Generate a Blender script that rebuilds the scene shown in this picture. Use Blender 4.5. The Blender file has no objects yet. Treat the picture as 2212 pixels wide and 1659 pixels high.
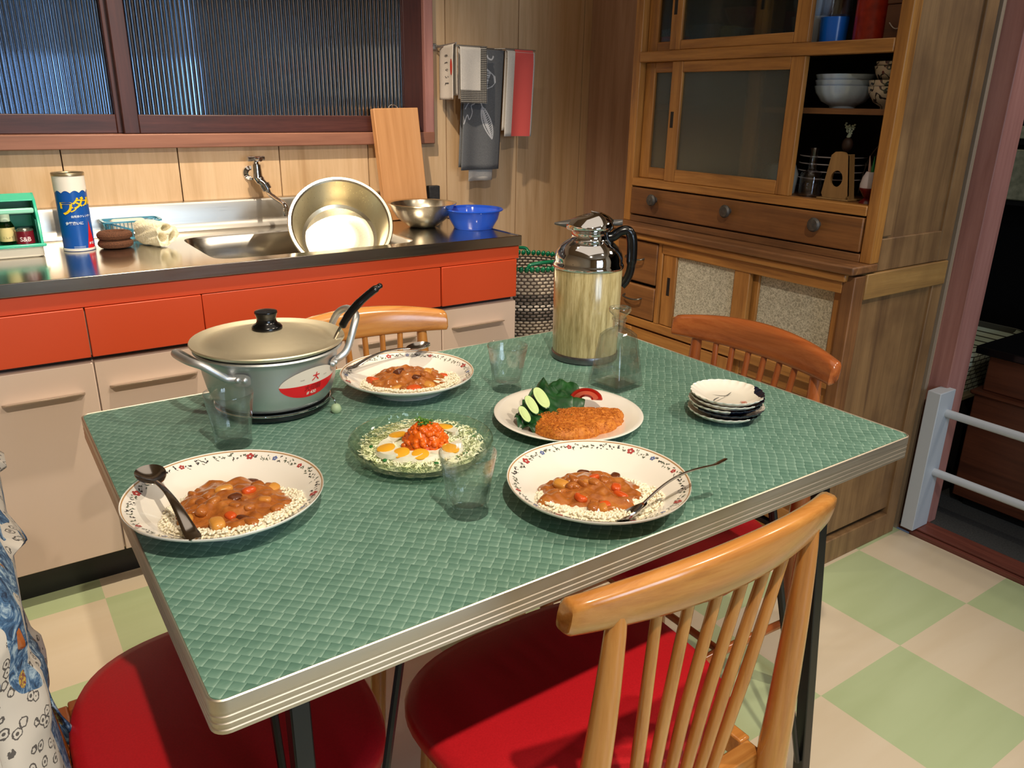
import bpy, bmesh, math, random
from mathutils import Vector, Matrix
from math import sin, cos, pi, radians, sqrt, atan2
S = bpy.context.scene
COL = S.collection
rnd = random.Random(7)

# ---------------------------------------------------------------- camera
def camera():
    cd = bpy.data.cameras.new('camera'); co = bpy.data.objects.new('camera', cd); COL.objects.link(co)
    yaw, pit, rol = 0.606218, 0.343772, -0.0166185
    f = Vector((sin(yaw)*cos(pit), cos(yaw)*cos(pit), -sin(pit)))
    r = Vector((cos(yaw), -sin(yaw), 0)); d = f.cross(r)
    r2 = cos(rol)*r + sin(rol)*d; d2 = -sin(rol)*r + cos(rol)*d
    m = Matrix((r2, -d2, -f)).transposed().to_4x4(); m.translation = Vector((0, 0, 1.19))
    co.matrix_world = m
    cd.sensor_width = 36; cd.lens = 36*1701.7/2212; cd.clip_start = 0.02
    S.camera = co
camera()
# ---------------------------------------------------------------- light
S.view_settings.view_transform = 'Standard'; S.view_settings.look = 'None'
S.view_settings.gamma = 1; S.view_settings.use_curve_mapping = False
S.view_settings.exposure = 0.45
w = bpy.data.worlds.new('world'); S.world = w; w.use_nodes = True
w.node_tree.nodes['Background'].inputs[0].default_value = (0.10, 0.13, 0.18, 1)
w.node_tree.nodes['Background'].inputs[1].default_value = 0.3
def lamp(name, kind, loc, power, color, size=0.03, target=None, **k):
    l = bpy.data.lights.new(name, kind); l.energy = power; l.color = color
    if kind == 'AREA':
        l.shape = 'RECTANGLE'; l.size = size; l.size_y = k.get('size_y', size)
    else: l.shadow_soft_size = size
    if kind == 'SPOT': l.spot_size = k.get('cone', 1.4); l.spot_blend = k.get('blend', .6)
    o = bpy.data.objects.new(name, l); COL.objects.link(o); o.location = loc
    if target is not None:
        o.rotation_euler = (Vector(target)-Vector(loc)).to_track_quat('-Z', 'Y').to_euler()
    return o
WARM = (1.0, 0.86, 0.68)
lamp('ceiling_spot_front', 'SPOT', (0.15, -0.22, 2.32), 88, WARM, .022, (0.25, 0.9, 0.6), cone=1.7, blend=.7)
lamp('ceiling_spot_side', 'SPOT', (1.5, -0.2, 2.32), 52, WARM, .022, (0.75, 0.85, 0.6), cone=1.3, blend=.8)
lamp('kitchen_spot', 'SPOT', (0.55, 1.70, 2.35), 105, (1.0, 0.84, 0.64), .022, (0.75, 2.2, 0.85), cone=1.5, blend=.8)
# daylight through the two panes of the window in the wall behind the camera
for i, x in enumerate((0.55, 1.15)):
    lamp('window_daylight', 'AREA', (x, -2.12, 1.35), 13, (0.62, 0.80, 1.0), .5, (x, 0, 1.25), size_y=1.1)
lamp('ceiling_fill', 'AREA', (0.9, 0.9, 2.38), 4.5, (1.0, 0.86, 0.70), 1.6, (0.9, 0.9, 0), size_y=1.6)  # broad warm fill added under the ceiling, no fixture behind it
for i, (x, p) in enumerate(((0.10, 1.3), (.30, .8), (0.68, 2.0))): [lamp('pane_streak_strip', 'AREA', (x, 3.25, z), p*k*.42, (0.36, 0.62, 1.0), .04, (x, 2.6, z), size_y=.30) for z, k in ((.92, 1.0), (1.20, .45), (1.48, .10))]  # added narrow blue strips outside, stacked dimmer upward to streak the reeded panes
lamp('adjoining_room_fill', 'AREA', (2.75, 0.3, 2.3), 9.0, (1.0, .86, .7), .4, (2.6, 1.0, .4), size_y=.4)  # soft fill added to brighten the chest and basket, not a room lamp

# ---------------------------------------------------------------- materials
def lin(c):
    if isinstance(c, str):
        c = [int(c[i:i+2], 16)/255 for i in (0, 2, 4)]
    return tuple(((v/12.92) if v <= .04045 else ((v+.055)/1.055)**2.4) for v in c[:3]) + (1,)
class NT:
    def __init__(s, name):
        s.m = bpy.data.materials.new(name); s.m.use_nodes = True
        s.t = s.m.node_tree; s.b = s.t.nodes['Principled BSDF']; s.out = s.t.nodes['Material Output']
        s._tc = None
    def n(s, typ, **k):
        x = s.t.nodes.new(typ)
        for a, v in k.items(): setattr(x, a, v)
        return x
    def l(s, a, b): s.t.links.new(a, b)
    def put(s, sock, v):
        if hasattr(v, 'is_output'): s.l(v, sock)
        else: sock.default_value = v
    def obj(s, scale=(1, 1, 1), loc=(0, 0, 0), rot=(0, 0, 0)):
        if s._tc is None: s._tc = s.n('ShaderNodeTexCoord')
        mp = s.n('ShaderNodeMapping'); s.l(s._tc.outputs['Object'], mp.inputs[0])
        mp.inputs[1].default_value = loc; mp.inputs[2].default_value = rot; mp.inputs[3].default_value = scale
        return mp.outputs[0]
    def sep(s, v):
        x = s.n('ShaderNodeSeparateXYZ'); s.l(v, x.inputs[0]); return x.outputs
    def math(s, op, a, b=0.0, c=None):
        x = s.n('ShaderNodeMath', operation=op); s.put(x.inputs[0], a); s.put(x.inputs[1], b)
        if c is not None: s.put(x.inputs[2], c)
        return x.outputs[0]
    def noise(s, vec, scale=5, detail=4, rough=.5, dist=0):
        x = s.n('ShaderNodeTexNoise'); s.l(vec, x.inputs['Vector'])
        x.inputs['Scale'].default_value = scale; x.inputs['Detail'].default_value = detail
        x.inputs['Roughness'].default_value = rough; x.inputs['Distortion'].default_value = dist
        return x.outputs['Fac']
    def ramp(s, fac, stops):
        x = s.n('ShaderNodeValToRGB'); s.put(x.inputs[0], fac); e = x.color_ramp.elements
        while len(e) < len(stops): e.new(.5)
        for i, (p, c) in enumerate(stops): e[i].position = p; e[i].color = lin(c)
        return x.outputs[0]
    def mix(s, fac, a, b, typ='MIX'):
        x = s.n('ShaderNodeMix', data_type='RGBA', blend_type=typ)
        s.put(x.inputs[0], fac); s.put(x.inputs[6], a); s.put(x.inputs[7], b); return x.outputs[2]
    def bump(s, h, strength=.3, dist=.002):
        x = s.n('ShaderNodeBump'); s.put(x.inputs['Height'], h)
        x.inputs['Strength'].default_value = strength; x.inputs['Distance'].default_value = dist
        s.l(x.outputs[0], s.b.inputs['Normal'])
    def set(s, **k):
        for a, v in k.items(): s.put(s.b.inputs[a.replace('_', ' ')], v)
        return s
CACHE = {}
def plain(name, col, rough=.5, metal=0, **k):
    if name in CACHE: return CACHE[name]
    t = NT(name); t.set(Base_Color=lin(col), Roughness=rough, Metallic=metal)
    for a, v in k.items(): t.put(t.b.inputs[a.replace('_', ' ')], v)
    CACHE[name] = t.m; return t.m
def speck(name, c1, c2, scale=60, rough=.5, bump=.2, dist=.001, detail=4, **k):
    t = NT(name); v = t.obj(); f = t.noise(v, scale, detail)
    t.set(Base_Color=t.ramp(f, [(.3, c1), (.7, c2)]), Roughness=rough, **k)
    if bump: t.bump(f, bump, dist)
    return t.m
def wood(name, dark, mid, light, axis='x', rough=.45, fine=1.0, stain=0.0, coat=0.0, bump=.12):
    t = NT(name)
    st = {'x': (1.2, 22, 22), 'y': (22, 1.2, 22), 'z': (22, 22, 1.2)}[axis]
    st = tuple(a*fine for a in st)
    v = t.obj(st); f = t.noise(v, 2.2, 5, .62, .6)
    c = t.ramp(f, [(.28, dark), (.5, mid), (.72, light)])
    g = t.noise(t.obj(tuple(a*6 for a in st)), 2.0, 3, .7)
    c = t.mix(.22, c, t.ramp(g, [(.3, dark), (.7, light)]))
    if stain:
        q = t.noise(t.obj((3, 3, 3)), 1.6, 4, .6)
        c = t.mix(t.math('MULTIPLY', t.ramp(q, [(.42, '000000'), (.68, 'ffffff')]), stain), c, lin(dark))
    t.set(Base_Color=c, Roughness=rough, Coat_Weight=coat, Coat_Roughness=.15)
    t.bump(f, bump, .001)
    return t.m
def tri(fn): return {a: fn(a) for a in 'xyz'}

W_CAB = tri(lambda a: wood('cabinet_wood_'+a, '6b4320', 'a06c33', 'b98444', a, .42, 1, .15))
W_OLD = tri(lambda a: wood('cabinet_old_wood_'+a, '4a2f1a', '7c5230', '94683c', a, .55, .8, .55))
W_SIDE = wood('cabinet_side_wood', '5a4029', '846440', '9a7850', 'z', .6, .5, .6)
W_DRAW = wood('cabinet_drawer_wood', '54341c', '7f5229', '946436', 'y', .5, .7, .5)
W_DARK = plain('cabinet_inside', '20140d', .8)
W_CHAIR = tri(lambda a: wood('chair_beech_'+a, 'a0622a', 'c0803c', 'cf9550', a, .25, 1, 0, .6, .03))
W_CHAIR2 = tri(lambda a: wood('chair_red_beech_'+a, '7a3a16', 'a0562a', 'b06836', a, .27, 1, 0, .5, .03))
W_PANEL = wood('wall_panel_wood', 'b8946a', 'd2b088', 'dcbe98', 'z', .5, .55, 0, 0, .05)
W_WIN = wood('window_dark_wood', '2a1512', '4a2721', '6b3c33', 'x', .42, .6, .3)
W_WINZ = wood('window_dark_wood_upright', '2a1310', '42211b', '522b23', 'z', .42, .6, .2)
W_TRIM = wood('reddish_trim_wood', '6f4838', '90604c', 'a06e58', 'x', .5, .5, 0)
W_POST = wood('reddish_post_wood', '855852', 'a5736c', 'b3837c', 'z', .5, .5, 0)
W_SILL = wood('threshold_wood', '4a2620', '6b3a30', '7d483b', 'y', .4, .5, .2)
W_CHEST = wood('dark_chest_wood', '3a1d12', '59301f', '6a3c28', 'y', .4, .5, .2)

def steel(name, col='c8c4bc', rough=.22, axis=0, amount=.12):
    t = NT(name); sc = [4, 4, 4]; sc[axis] = .6; sc = tuple(a*30 if i != axis else a*4 for i, a in enumerate(sc))
    f = t.noise(t.obj(sc), 3, 3, .6)
    t.set(Base_Color=lin(col), Metallic=1.0, Roughness=t.math('ADD', t.math('MULTIPLY', f, amount), rough-.06))
    return t.m
STEEL = steel('worktop_steel', 'c9c5be', .17)
STEEL_B = steel('bowl_steel', 'd8d0bc', .25, 2)
ALU = steel('aluminium_anodised', 'e8dec2', .50, 2, .15)
ALU_P = steel('pot_aluminium', 'd2d5d6', .46, 2, .15)
CHROME = plain('chrome', 'dcdde0', .05, 1)
EDGE = steel('aluminium_edging', 'd6cab8', .42, 0, .2)
CUTL = plain('cutlery_steel', 'b5b1ad', .16, 1)
RED = speck('red_vinyl', 'b3121c', 'c21822', 400, .42, .05, .0004)
BLACKM = plain('black_painted_steel', '0d0e10', .35)
BLACKP = plain('black_bakelite', '0a0a0b', .22)
ORANGE = plain('orange_enamel', 'c94a24', .42)
CREAM = plain('cream_enamel', 'd2bdad', .4)
WHITE = plain('white_porcelain', 'ece6da', .12, 0, Coat_Weight=.5)
def glassm(name, col='ffffff', rough=0.0, clear=.5, ior=1.46):
    t = NT(name); t.set(Base_Color=lin(col), Roughness=rough, IOR=ior, Transmission_Weight=1.0)
    tr = t.n('ShaderNodeBsdfTransparent'); tr.inputs[0].default_value = lin(col)
    mx = t.n('ShaderNodeMixShader'); mx.inputs[0].default_value = clear
    t.l(t.b.outputs[0], mx.inputs[1]); t.l(tr.outputs[0], mx.inputs[2]); t.l(mx.outputs[0], t.out.inputs[0])
    return t.m
def thinglass(name, col='ffffff', lo=.07, hi=.62, pw=2.2):
    t = NT(name); t.set(Base_Color=lin('ffffff'), Roughness=0.0, IOR=1.45, Transmission_Weight=1.0)
    tr = t.n('ShaderNodeBsdfTransparent'); tr.inputs[0].default_value = lin(col)
    lw = t.n('ShaderNodeLayerWeight'); lw.inputs[0].default_value = .5
    k = t.math('ADD', t.math('MULTIPLY', t.math('POWER', lw.outputs['Facing'], pw), hi-lo), lo)
    mx = t.n('ShaderNodeMixShader'); t.put(mx.inputs[0], k)
    t.l(tr.outputs[0], mx.inputs[1]); t.l(t.b.outputs[0], mx.inputs[2])
    gl = t.n('ShaderNodeBsdfGlossy'); gl.inputs['Roughness'].default_value = .02
    m2 = t.n('ShaderNodeMixShader'); t.put(m2.inputs[0], t.math('ADD', t.math('MULTIPLY', t.math('POWER', lw.outputs['Facing'], 3.5), .55), .05))
    t.l(mx.outputs[0], m2.inputs[1]); t.l(gl.outputs[0], m2.inputs[2]); t.l(m2.outputs[0], t.out.inputs[0]); return t.m
GLASS = thinglass('clear_glass')
GLASS_G = thinglass('pale_green_glass', 'fafdf4', .06, .5, 2.0)
PLASTIC_BLUE = plain('blue_clear_plastic', '2f62dc', .12, 0, Alpha=.78)
PANE = glassm('cabinet_frosted_glass', 'c6ccc4', .22, .40)
PANE.node_tree.nodes['Principled BSDF'].inputs['Transmission Weight'].default_value = .89
PANE_R = glassm('reeded_cabinet_glass', 'd4dcd8', .04, .35)

# ---------------------------------------------------------------- mesh helpers
class MB:
    def __init__(s): s.v = []; s.f = []; s.m = []
    def add(s, vs, fs, m=0):
        k = len(s.v); s.v += [tuple(p) for p in vs]; s.f += [tuple(i+k for i in f) for f in fs]; s.m += [m]*len(fs); return s
    def box(s, x0, x1, y0, y1, z0, z1, m=0):
        return s.add([(x0,y0,z0),(x1,y0,z0),(x1,y1,z0),(x0,y1,z0),(x0,y0,z1),(x1,y0,z1),(x1,y1,z1),(x0,y1,z1)],
                     [(0,3,2,1),(4,5,6,7),(0,1,5,4),(1,2,6,5),(2,3,7,6),(3,0,4,7)], m)
    def rings(s, rings, m=0, closed=True, cap0=True, cap1=True):
        n = len(rings[0]); vs = [p for r in rings for p in r]; fs = []
        for i in range(len(rings)-1):
            for j in range(n if closed else n-1):
                a = i*n+j; b = i*n+(j+1) % n; fs.append((a, b, b+n, a+n))
        if closed and cap0: fs.append(tuple(range(n))[::-1])
        if closed and cap1: fs.append(tuple((len(rings)-1)*n+j for j in range(n)))
        return s.add(vs, fs, m)
    def lathe(s, prof, n=40, c=(0, 0, 0), m=0, rf=None, zf=None, cap0=False, cap1=False):
        R = []
        for k, (r, z) in enumerate(prof):
            ring = []
            for j in range(n):
                a = 2*pi*j/n; rr = r*(rf(a, k) if rf else 1); zz = z+(zf(a, k, r) if zf else 0)
                ring.append((c[0]+rr*cos(a), c[1]+rr*sin(a), c[2]+zz))
            R.append(ring)
        return s.rings(R, m, True, cap0, cap1)
    def tube(s, pts, rad, n=10, m=0, flat=1.0, up=(0, 0, 1)):
        pts = [Vector(p) for p in pts]; R = []
        for i, p in enumerate(pts):
            d = (pts[min(i+1, len(pts)-1)]-pts[max(i-1, 0)]).normalized()
            u = Vector(up)
            if abs(d.dot(u)) > .97: u = Vector((1, 0, 0))
            a = d.cross(u).normalized(); b = a.cross(d).normalized()
            r = rad[i] if isinstance(rad, (list, tuple)) else rad
            R.append([p + a*r*cos(2*pi*j/n) + b*r*flat*sin(2*pi*j/n) for j in range(n)])
        return s.rings(R, m)
    def prism(s, poly, z0, z1, m=0, axis='z'):
        def q(a, b, c): return {'z': (a, b, c), 'y': (a, c, b), 'x': (c, a, b)}[axis]
        n = len(poly); vs = [q(a, b, z0) for a, b in poly]+[q(a, b, z1) for a, b in poly]
        fs = [tuple(range(n))[::-1], tuple(range(n, 2*n))]+[(i, (i+1) % n, n+(i+1) % n, n+i) for i in range(n)]
        return s.add(vs, fs, m)
    def grid(s, fn, nu, nv, m=0, thick=None):
        vs = [fn(i/nu, j/nv) for i in range(nu+1) for j in range(nv+1)]
        fs = [(i*(nv+1)+j, (i+1)*(nv+1)+j, (i+1)*(nv+1)+j+1, i*(nv+1)+j+1) for i in range(nu) for j in range(nv)]
        return s.add(vs, fs, m)
    def ell(s, c, r, nu=10, nv=6, rot=None, m=0):
        c = Vector(c); R = []
        for i in range(nv+1):
            t = pi*(i/nv)*.98+.01*pi
            ring = []
            for j in range(nu):
                p = Vector((r[0]*sin(t)*cos(2*pi*j/nu), r[1]*sin(t)*sin(2*pi*j/nu), -r[2]*cos(t)))
                if rot is not None: p = rot @ p
                ring.append(c+p)
            R.append(ring)
        return s.rings(R, m)
    def xf(s, M, i0=0):
        for i in range(i0, len(s.v)): s.v[i] = tuple(M @ Vector(s.v[i]))
        return s
def rotz(a): return Matrix.Rotation(a, 4, 'Z')
def smooth_path(pts, k=6):
    pts = [Vector(p) for p in pts]; out = []
    for i in range(len(pts)-1):
        p0 = pts[max(i-1, 0)]; p1 = pts[i]; p2 = pts[i+1]; p3 = pts[min(i+2, len(pts)-1)]
        for j in range(k):
            t = j/k
            out.append(.5*((2*p1)+(p2-p0)*t+(2*p0-5*p1+4*p2-p3)*t*t+(3*p1-3*p2+p3-p0)*t**3))
    out.append(pts[-1]); return out

def part(name, mb, mat, parent=None, bevel=0.0, smooth=40, seg=2, label=None, sub=0, solid=0.0, solid_off=-1, wn=False):
    me = bpy.data.meshes.new(name); me.from_pydata(mb.v, [], mb.f)
    mats = mat if isinstance(mat, (list, tuple)) else [mat]
    for q in mats: me.materials.append(q)
    if len(mats) > 1: me.polygons.foreach_set('material_index', mb.m)
    bm = bmesh.new(); bm.from_mesh(me); bmesh.ops.recalc_face_normals(bm, faces=bm.faces); bm.to_mesh(me); bm.free()
    if smooth:
        me.polygons.foreach_set('use_smooth', [True]*len(me.polygons))
        me.set_sharp_from_angle(angle=radians(smooth))
    me.update()
    o = bpy.data.objects.new(name, me); COL.objects.link(o)
    if parent is not None: o.parent = parent
    if solid:
        md = o.modifiers.new('Solidify', 'SOLIDIFY'); md.thickness = solid; md.offset = solid_off
    if bevel:
        md = o.modifiers.new('Bevel', 'BEVEL'); md.width = bevel; md.segments = seg; md.limit_method = 'ANGLE'; md.angle_limit = radians(40)
    if sub:
        md = o.modifiers.new('Subdivision', 'SUBSURF'); md.levels = sub; md.render_levels = sub
    if label: o['label'] = label
    return o
def thing(name, label, cat, loc=(0, 0, 0), rz=0.0, group=None):
    o = bpy.data.objects.new(name, None); COL.objects.link(o); o.empty_display_size = .05
    o.location = loc; o.rotation_euler = (0, 0, rz); o['label'] = label; o['category'] = cat
    if group: o['group'] = group
    return o
def tag(o, label, cat, group=None, kind=None, loc=None):
    o['label'] = label; o['category'] = cat
    if group: o['group'] = group
    if kind: o['kind'] = kind
    if loc is not None: o.location = loc
    return o
def struct(name, mb, mat, label=None, **k):
    o = part(name, mb, mat, None, **k); o['kind'] = 'structure'; o['label'] = label or name; o['category'] = name.split('_')[0]; return o
def copy_tree(o, parent=None):
    c = o.copy(); COL.objects.link(c); c.parent = parent
    for ch in list(o.children): copy_tree(ch, c)
    return c
def recolor(o, table):
    for ch in [o]+list(o.children_recursive):
        if ch.type == 'MESH' and any(m in table for m in ch.data.materials):
            ch.data = ch.data.copy()
            for i, m in enumerate(ch.data.materials):
                if m in table: ch.data.materials[i] = table[m]
def text(mb, body, size, fn, m=0, bold=0.0, align='CENTER'):
    c = bpy.data.curves.new('lettering', 'FONT'); c.body = body; c.size = size; c.align_x = align; c.offset = bold*size; c.resolution_u = 3
    o = bpy.data.objects.new('lettering', c); COL.objects.link(o)
    dg = bpy.context.evaluated_depsgraph_get(); me = bpy.data.meshes.new_from_object(o.evaluated_get(dg))
    mb.add([fn(v.co.x, v.co.y) for v in me.vertices], [tuple(p.vertices) for p in me.polygons], m)
    bpy.data.objects.remove(o); bpy.data.curves.remove(c); bpy.data.meshes.remove(me)
    return mb
# ================================================================ the room
def floor_mat():
    t = NT('checker_vinyl_floor'); v = t.obj(); x, y, z = t.sep(v)
    fx = t.math('FLOOR', t.math('DIVIDE', t.math('SUBTRACT', x, 1.335), .303))
    fy = t.math('FLOOR', t.math('DIVIDE', t.math('SUBTRACT', y, .742), .303))
    par = t.math('FLOORED_MODULO', t.math('ADD', fx, fy), 2.0)
    st = t.noise(t.obj((1.5, 9, 1), rot=(0, 0, .35)), 1.3, 3, .5, .6)
    cream = t.ramp(st, [(.3, 'd2c3a8'), (.7, 'd9ccb4')])
    green = t.ramp(st, [(.3, 'adbc90'), (.7, 'b7c69c')])
    t.set(Base_Color=t.mix(par, cream, green), Roughness=.32)
    return t.m
struct('floor', MB().box(-1.1, 2.15, -2.2, 2.6, -.04, 0), floor_mat(), 'cream and pale green checkered vinyl floor', smooth=0)
DARKWALL = plain('dark_plaster', '22262e', .9)
PLASTER = plain('plaster', 'b49c7c', .85)
struct('ceiling', MB().box(-1.1, 4.2, -2.2, 2.7, 2.42, 2.46), plain('ceiling_board', '8f765a', .8), 'wooden ceiling', smooth=0)
mb = MB()
xs = [.255-.31*k for k in range(5, 0, -1)]+[.255+.31*k for k in range(0, 7)]
WX0, WX1, WZ0, WZ1 = -.72, 1.431, 1.046, 1.80
for a, b in zip([-1.1]+xs, xs+[2.16]):
    if b-a < .01: continue
    a += .0018; b -= .0018
    if a > WX1: mb.box(a, b, 2.6, 2.612, 0, 2.42); continue
    c_ = min(b, WX1-.004); mb.box(a, c_, 2.6, 2.612, 0, WZ0+.01); mb.box(a, c_, 2.6, 2.612, WZ1-.01, 2.42)
    if b > WX1: mb.box(WX1-.004, b, 2.6, 2.612, 0, 2.42)
    if a < WX0: mb.box(a, min(b, WX0), 2.6, 2.612, WZ0, WZ1)
wb = struct('wall_back', mb, W_PANEL, 'wood panelled wall behind the sink', smooth=0)
bk = MB(); GAPM = plain('panel_groove', '4b3422', .9)
bk.box(-1.1, WX0, 2.6122, 2.65, 0, 2.42); bk.box(WX1, 2.2, 2.6122, 2.65, 0, 2.42); bk.box(WX0, WX1, 2.6122, 2.65, 0, WZ0); bk.box(WX0, WX1, 2.6122, 2.65, WZ1, 2.42)
o = part('backing', bk, GAPM, wb, smooth=0)
# right wall with the doorway
mb = MB(); y = 2.598
while y > 1.08:
    y2 = max(y-.31, 1.075); mb.box(2.152, 2.162, y2+.0018, y-.0018 if y < 2.59 else y, 0, 2.42); y = y2
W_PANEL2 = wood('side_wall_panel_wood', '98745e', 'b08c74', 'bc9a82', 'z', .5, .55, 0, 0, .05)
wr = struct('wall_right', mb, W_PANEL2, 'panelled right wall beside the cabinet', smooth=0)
mb = MB().box(2.1625, 2.2, 1.075, 2.65, 0, 2.42).box(2.16, 2.2, -2.2, -.35, 0, 2.42).box(2.16, 2.2, -.35, 1.075, 2.05, 2.42)
part('backing', mb, PLASTER, wr, smooth=0)
struct('wall_left', MB().box(-1.14, -1.1, -2.2, 2.65, 0, 2.42), PLASTER, 'left wall', smooth=0)
mb = MB(); mb.box(-1.1, .25, -2.24, -2.2, 0, 2.42).box(1.45, 2.2, -2.24, -2.2, 0, 2.42).box(.25, 1.45, -2.24, -2.2, 0, .78).box(.25, 1.45, -2.24, -2.2, 1.92, 2.42)
struct('wall_front', mb, PLASTER, 'wall behind the camera with a window', smooth=0)
# window over the sink
wn = thing('window_1', 'dark wooden sliding window with reeded glass over the sink', 'window'); wn['kind'] = 'structure'
part('window_frame', MB().box(WX0, WX1, 2.568, 2.64, WZ0, 1.086).box(WX0, WX1, 2.568, 2.64, WZ1-.04, WZ1), W_TRIM, wn, .003)
part('window_frame', MB().box(1.396, WX1, 2.57, 2.64, WZ0, WZ1), W_POST, wn, .003)
def sash(x0, x1, yf, sl, sr, bot, top, front):
    m = MB().box(x0+sl, x1-sr, yf, yf+.028, bot, bot+.052).box(x0+sl, x1-sr, yf, yf+.028, top-.05, top)
    m.box(x0, x0+sl, yf-.001, yf+.029, bot, top, 1).box(x1-sr, x1, yf-.001, yf+.029, bot, top, 1)
    f = part('window_sash', m, [W_WIN, W_WINZ], wn, .002)
    g = MB(); gx0, gx1 = x0+sl, x1-sr; n = int((gx1-gx0)/.0135)*8; yc = yf+.013
    fr = []; bkk = []
    for i in range(n+1):
        x = gx0+(gx1-gx0)*i/n; h = .0032*abs(sin(pi*i/8))
        fr.append((x, yc-.003-h)); bkk.append((x, yc+.002))
    z0, z1 = bot+.045, top-.045; N = n+1
    vs = [(x, y, z0) for x, y in fr]+[(x, y, z1) for x, y in fr]+[(x, y, z0) for x, y in bkk]+[(x, y, z1) for x, y in bkk]
    fs = [(i, i+1, N+i+1, N+i) for i in range(n)]+[(2*N+i+1, 2*N+i, 3*N+i, 3*N+i+1) for i in range(n)]
    g.add(vs, fs); part('window_pane', g, REED, f, smooth=60)
REED = NT('reeded_window_glass').set(Base_Color=lin('7c8a9a'), Roughness=.15, Specular_IOR_Level=.2, IOR=1.5, Transmission_Weight=1.0).m
sash(.425, 1.396, 2.588, .042, .07, 1.0865, 1.761, True)
sash(-.60, .452, 2.617, .05, .04, 1.0865, 1.761, False)
struct('wall_outside', MB().box(-1.6, 2.2, 3.3, 3.34, 0, 2.4), plain('night_outside_wall', '0c1016', .9), 'dark yard wall outside the window', smooth=0)
struct('trim_1', MB().box(2.150, 2.163, 1.058, 1.0745, 0, 2.42), plain('pale_strip', '8d7d6c', .6), 'pale edging strip of the right wall beside the cabinet', bevel=.001)
struct('trim_2', MB().box(2.2, 2.30, 1.02, 1.10, 0, 2.42), W_POST, 'reddish door post beside the cabinet', bevel=.003)
struct('trim_3', MB().box(2.152, 2.25, -.5, 1.02, -.02, .012).box(2.165, 2.235, -.5, 1.02, .012, .02), W_SILL, 'reddish wooden threshold of the doorway', bevel=.003)
struct('trim_4', MB().box(2.16, 2.3, 1.0205, 1.0575, 0, .012), W_SILL, 'foot of the door frame', bevel=.001)
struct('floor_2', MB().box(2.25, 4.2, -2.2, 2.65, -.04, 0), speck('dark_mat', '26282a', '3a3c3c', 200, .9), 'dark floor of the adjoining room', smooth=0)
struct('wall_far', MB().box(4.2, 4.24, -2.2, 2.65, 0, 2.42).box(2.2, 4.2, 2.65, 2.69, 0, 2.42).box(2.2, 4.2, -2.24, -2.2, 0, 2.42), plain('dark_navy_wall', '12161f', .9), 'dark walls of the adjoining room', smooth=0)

# ================================================================ table
def weave():
    t = NT('green_woven_laminate'); s = .0112
    base = t.obj((1/s, 1/s, 1), rot=(0, 0, radians(45)))
    nz = t.n('ShaderNodeTexNoise'); nz.inputs['Scale'].default_value = .35; nz.inputs['Detail'].default_value = 2; t.l(base, nz.inputs['Vector'])
    sc_ = t.n('ShaderNodeVectorMath', operation='SCALE'); sc_.inputs['Scale'].default_value = .22; t.l(nz.outputs['Color'], sc_.inputs[0])
    ad = t.n('ShaderNodeVectorMath', operation='ADD'); t.l(base, ad.inputs[0]); t.l(sc_.outputs[0], ad.inputs[1])
    x, y, z = t.sep(ad.outputs[0])
    iy = t.math('FLOOR', y); fv = t.math('FRACT', y)
    wn = t.n('ShaderNodeTexWhiteNoise', noise_dimensions='1D'); t.l(iy, wn.inputs['W'])
    xs = t.math('ADD', t.math('DIVIDE', x, 1.12), t.math('MULTIPLY', wn.outputs['Value'], .35))
    ix = t.math('FLOOR', xs); fu = t.math('FRACT', xs)
    w2 = t.n('ShaderNodeTexWhiteNoise', noise_dimensions='2D'); cb = t.n('ShaderNodeCombineXYZ'); t.l(ix, cb.inputs[0]); t.l(iy, cb.inputs[1]); t.l(cb.outputs[0], w2.inputs['Vector'])
    st = t.noise(t.obj((40, 900, 1), rot=(0, 0, radians(45))), 1, 3, .6)
    g = t.math('SUBTRACT', 1.0, fv)
    val = t.math('ADD', t.math('MULTIPLY', g, .42), t.math('ADD', t.math('MULTIPLY', st, .30), t.math('MULTIPLY', w2.outputs['Value'], .22)))
    val = t.math('ADD', val, t.math('MULTIPLY', t.math('POWER', fu, 7.0), .55))
    val = t.math('SUBTRACT', val, t.math('MULTIPLY', t.math('POWER', t.math('SUBTRACT', 1.0, fu), 12.0), .25))
    c = t.ramp(val, [(.10, '41685c'), (.45, '5a8073'), (.75, '719486'), (1.0, '92b0a2')])
    big = t.noise(t.obj(), 2.5, 2)
    c = t.mix(t.math('MULTIPLY', big, .18), c, lin('6f8868'))
    t.set(Base_Color=c, Roughness=.42, Specular_IOR_Level=.45); t.bump(val, .12, .0004)
    return t.m
TX0, TX1, TY0, TY1, TZ = .100, 1.184, .588, 1.372, .70
tb = thing('dining_table', 'dining table with green woven-pattern laminate top and black steel legs', 'table', ((TX0+TX1)/2, (TY0+TY1)/2, 0))
ox, oy = (TX0+TX1)/2, (TY0+TY1)/2
hx, hy = (TX1-TX0)/2, (TY1-TY0)/2
def rrect(hx, hy, r, k=6):
    P = []
    for cx, cy, a0 in ((hx-r, hy-r, 0), (-hx+r, hy-r, pi/2), (-hx+r, -hy+r, pi), (hx-r, -hy+r, 3*pi/2)):
        for i in range(k+1): a = a0+pi/2*i/k; P.append((cx+r*cos(a), cy+r*sin(a)))
    return P
part('tabletop', MB().prism(rrect(hx-.002, hy-.002, .012), .664, TZ), weave(), tb, smooth=30)
prof = [(0, .6995), (.0018, .7008), (.0032, .6998), (.0034, .6985), (.0034, .6865), (.0026, .6855), (.0026, .6835), (.0034, .6825), (.0034, .6790), (.0026, .678), (.0026, .6760), (.0034, .675), (.0034, .6715), (.0026, .6705), (.0026, .6690), (.0034, .668), (.0034, .6645), (0, .6635)]
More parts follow.
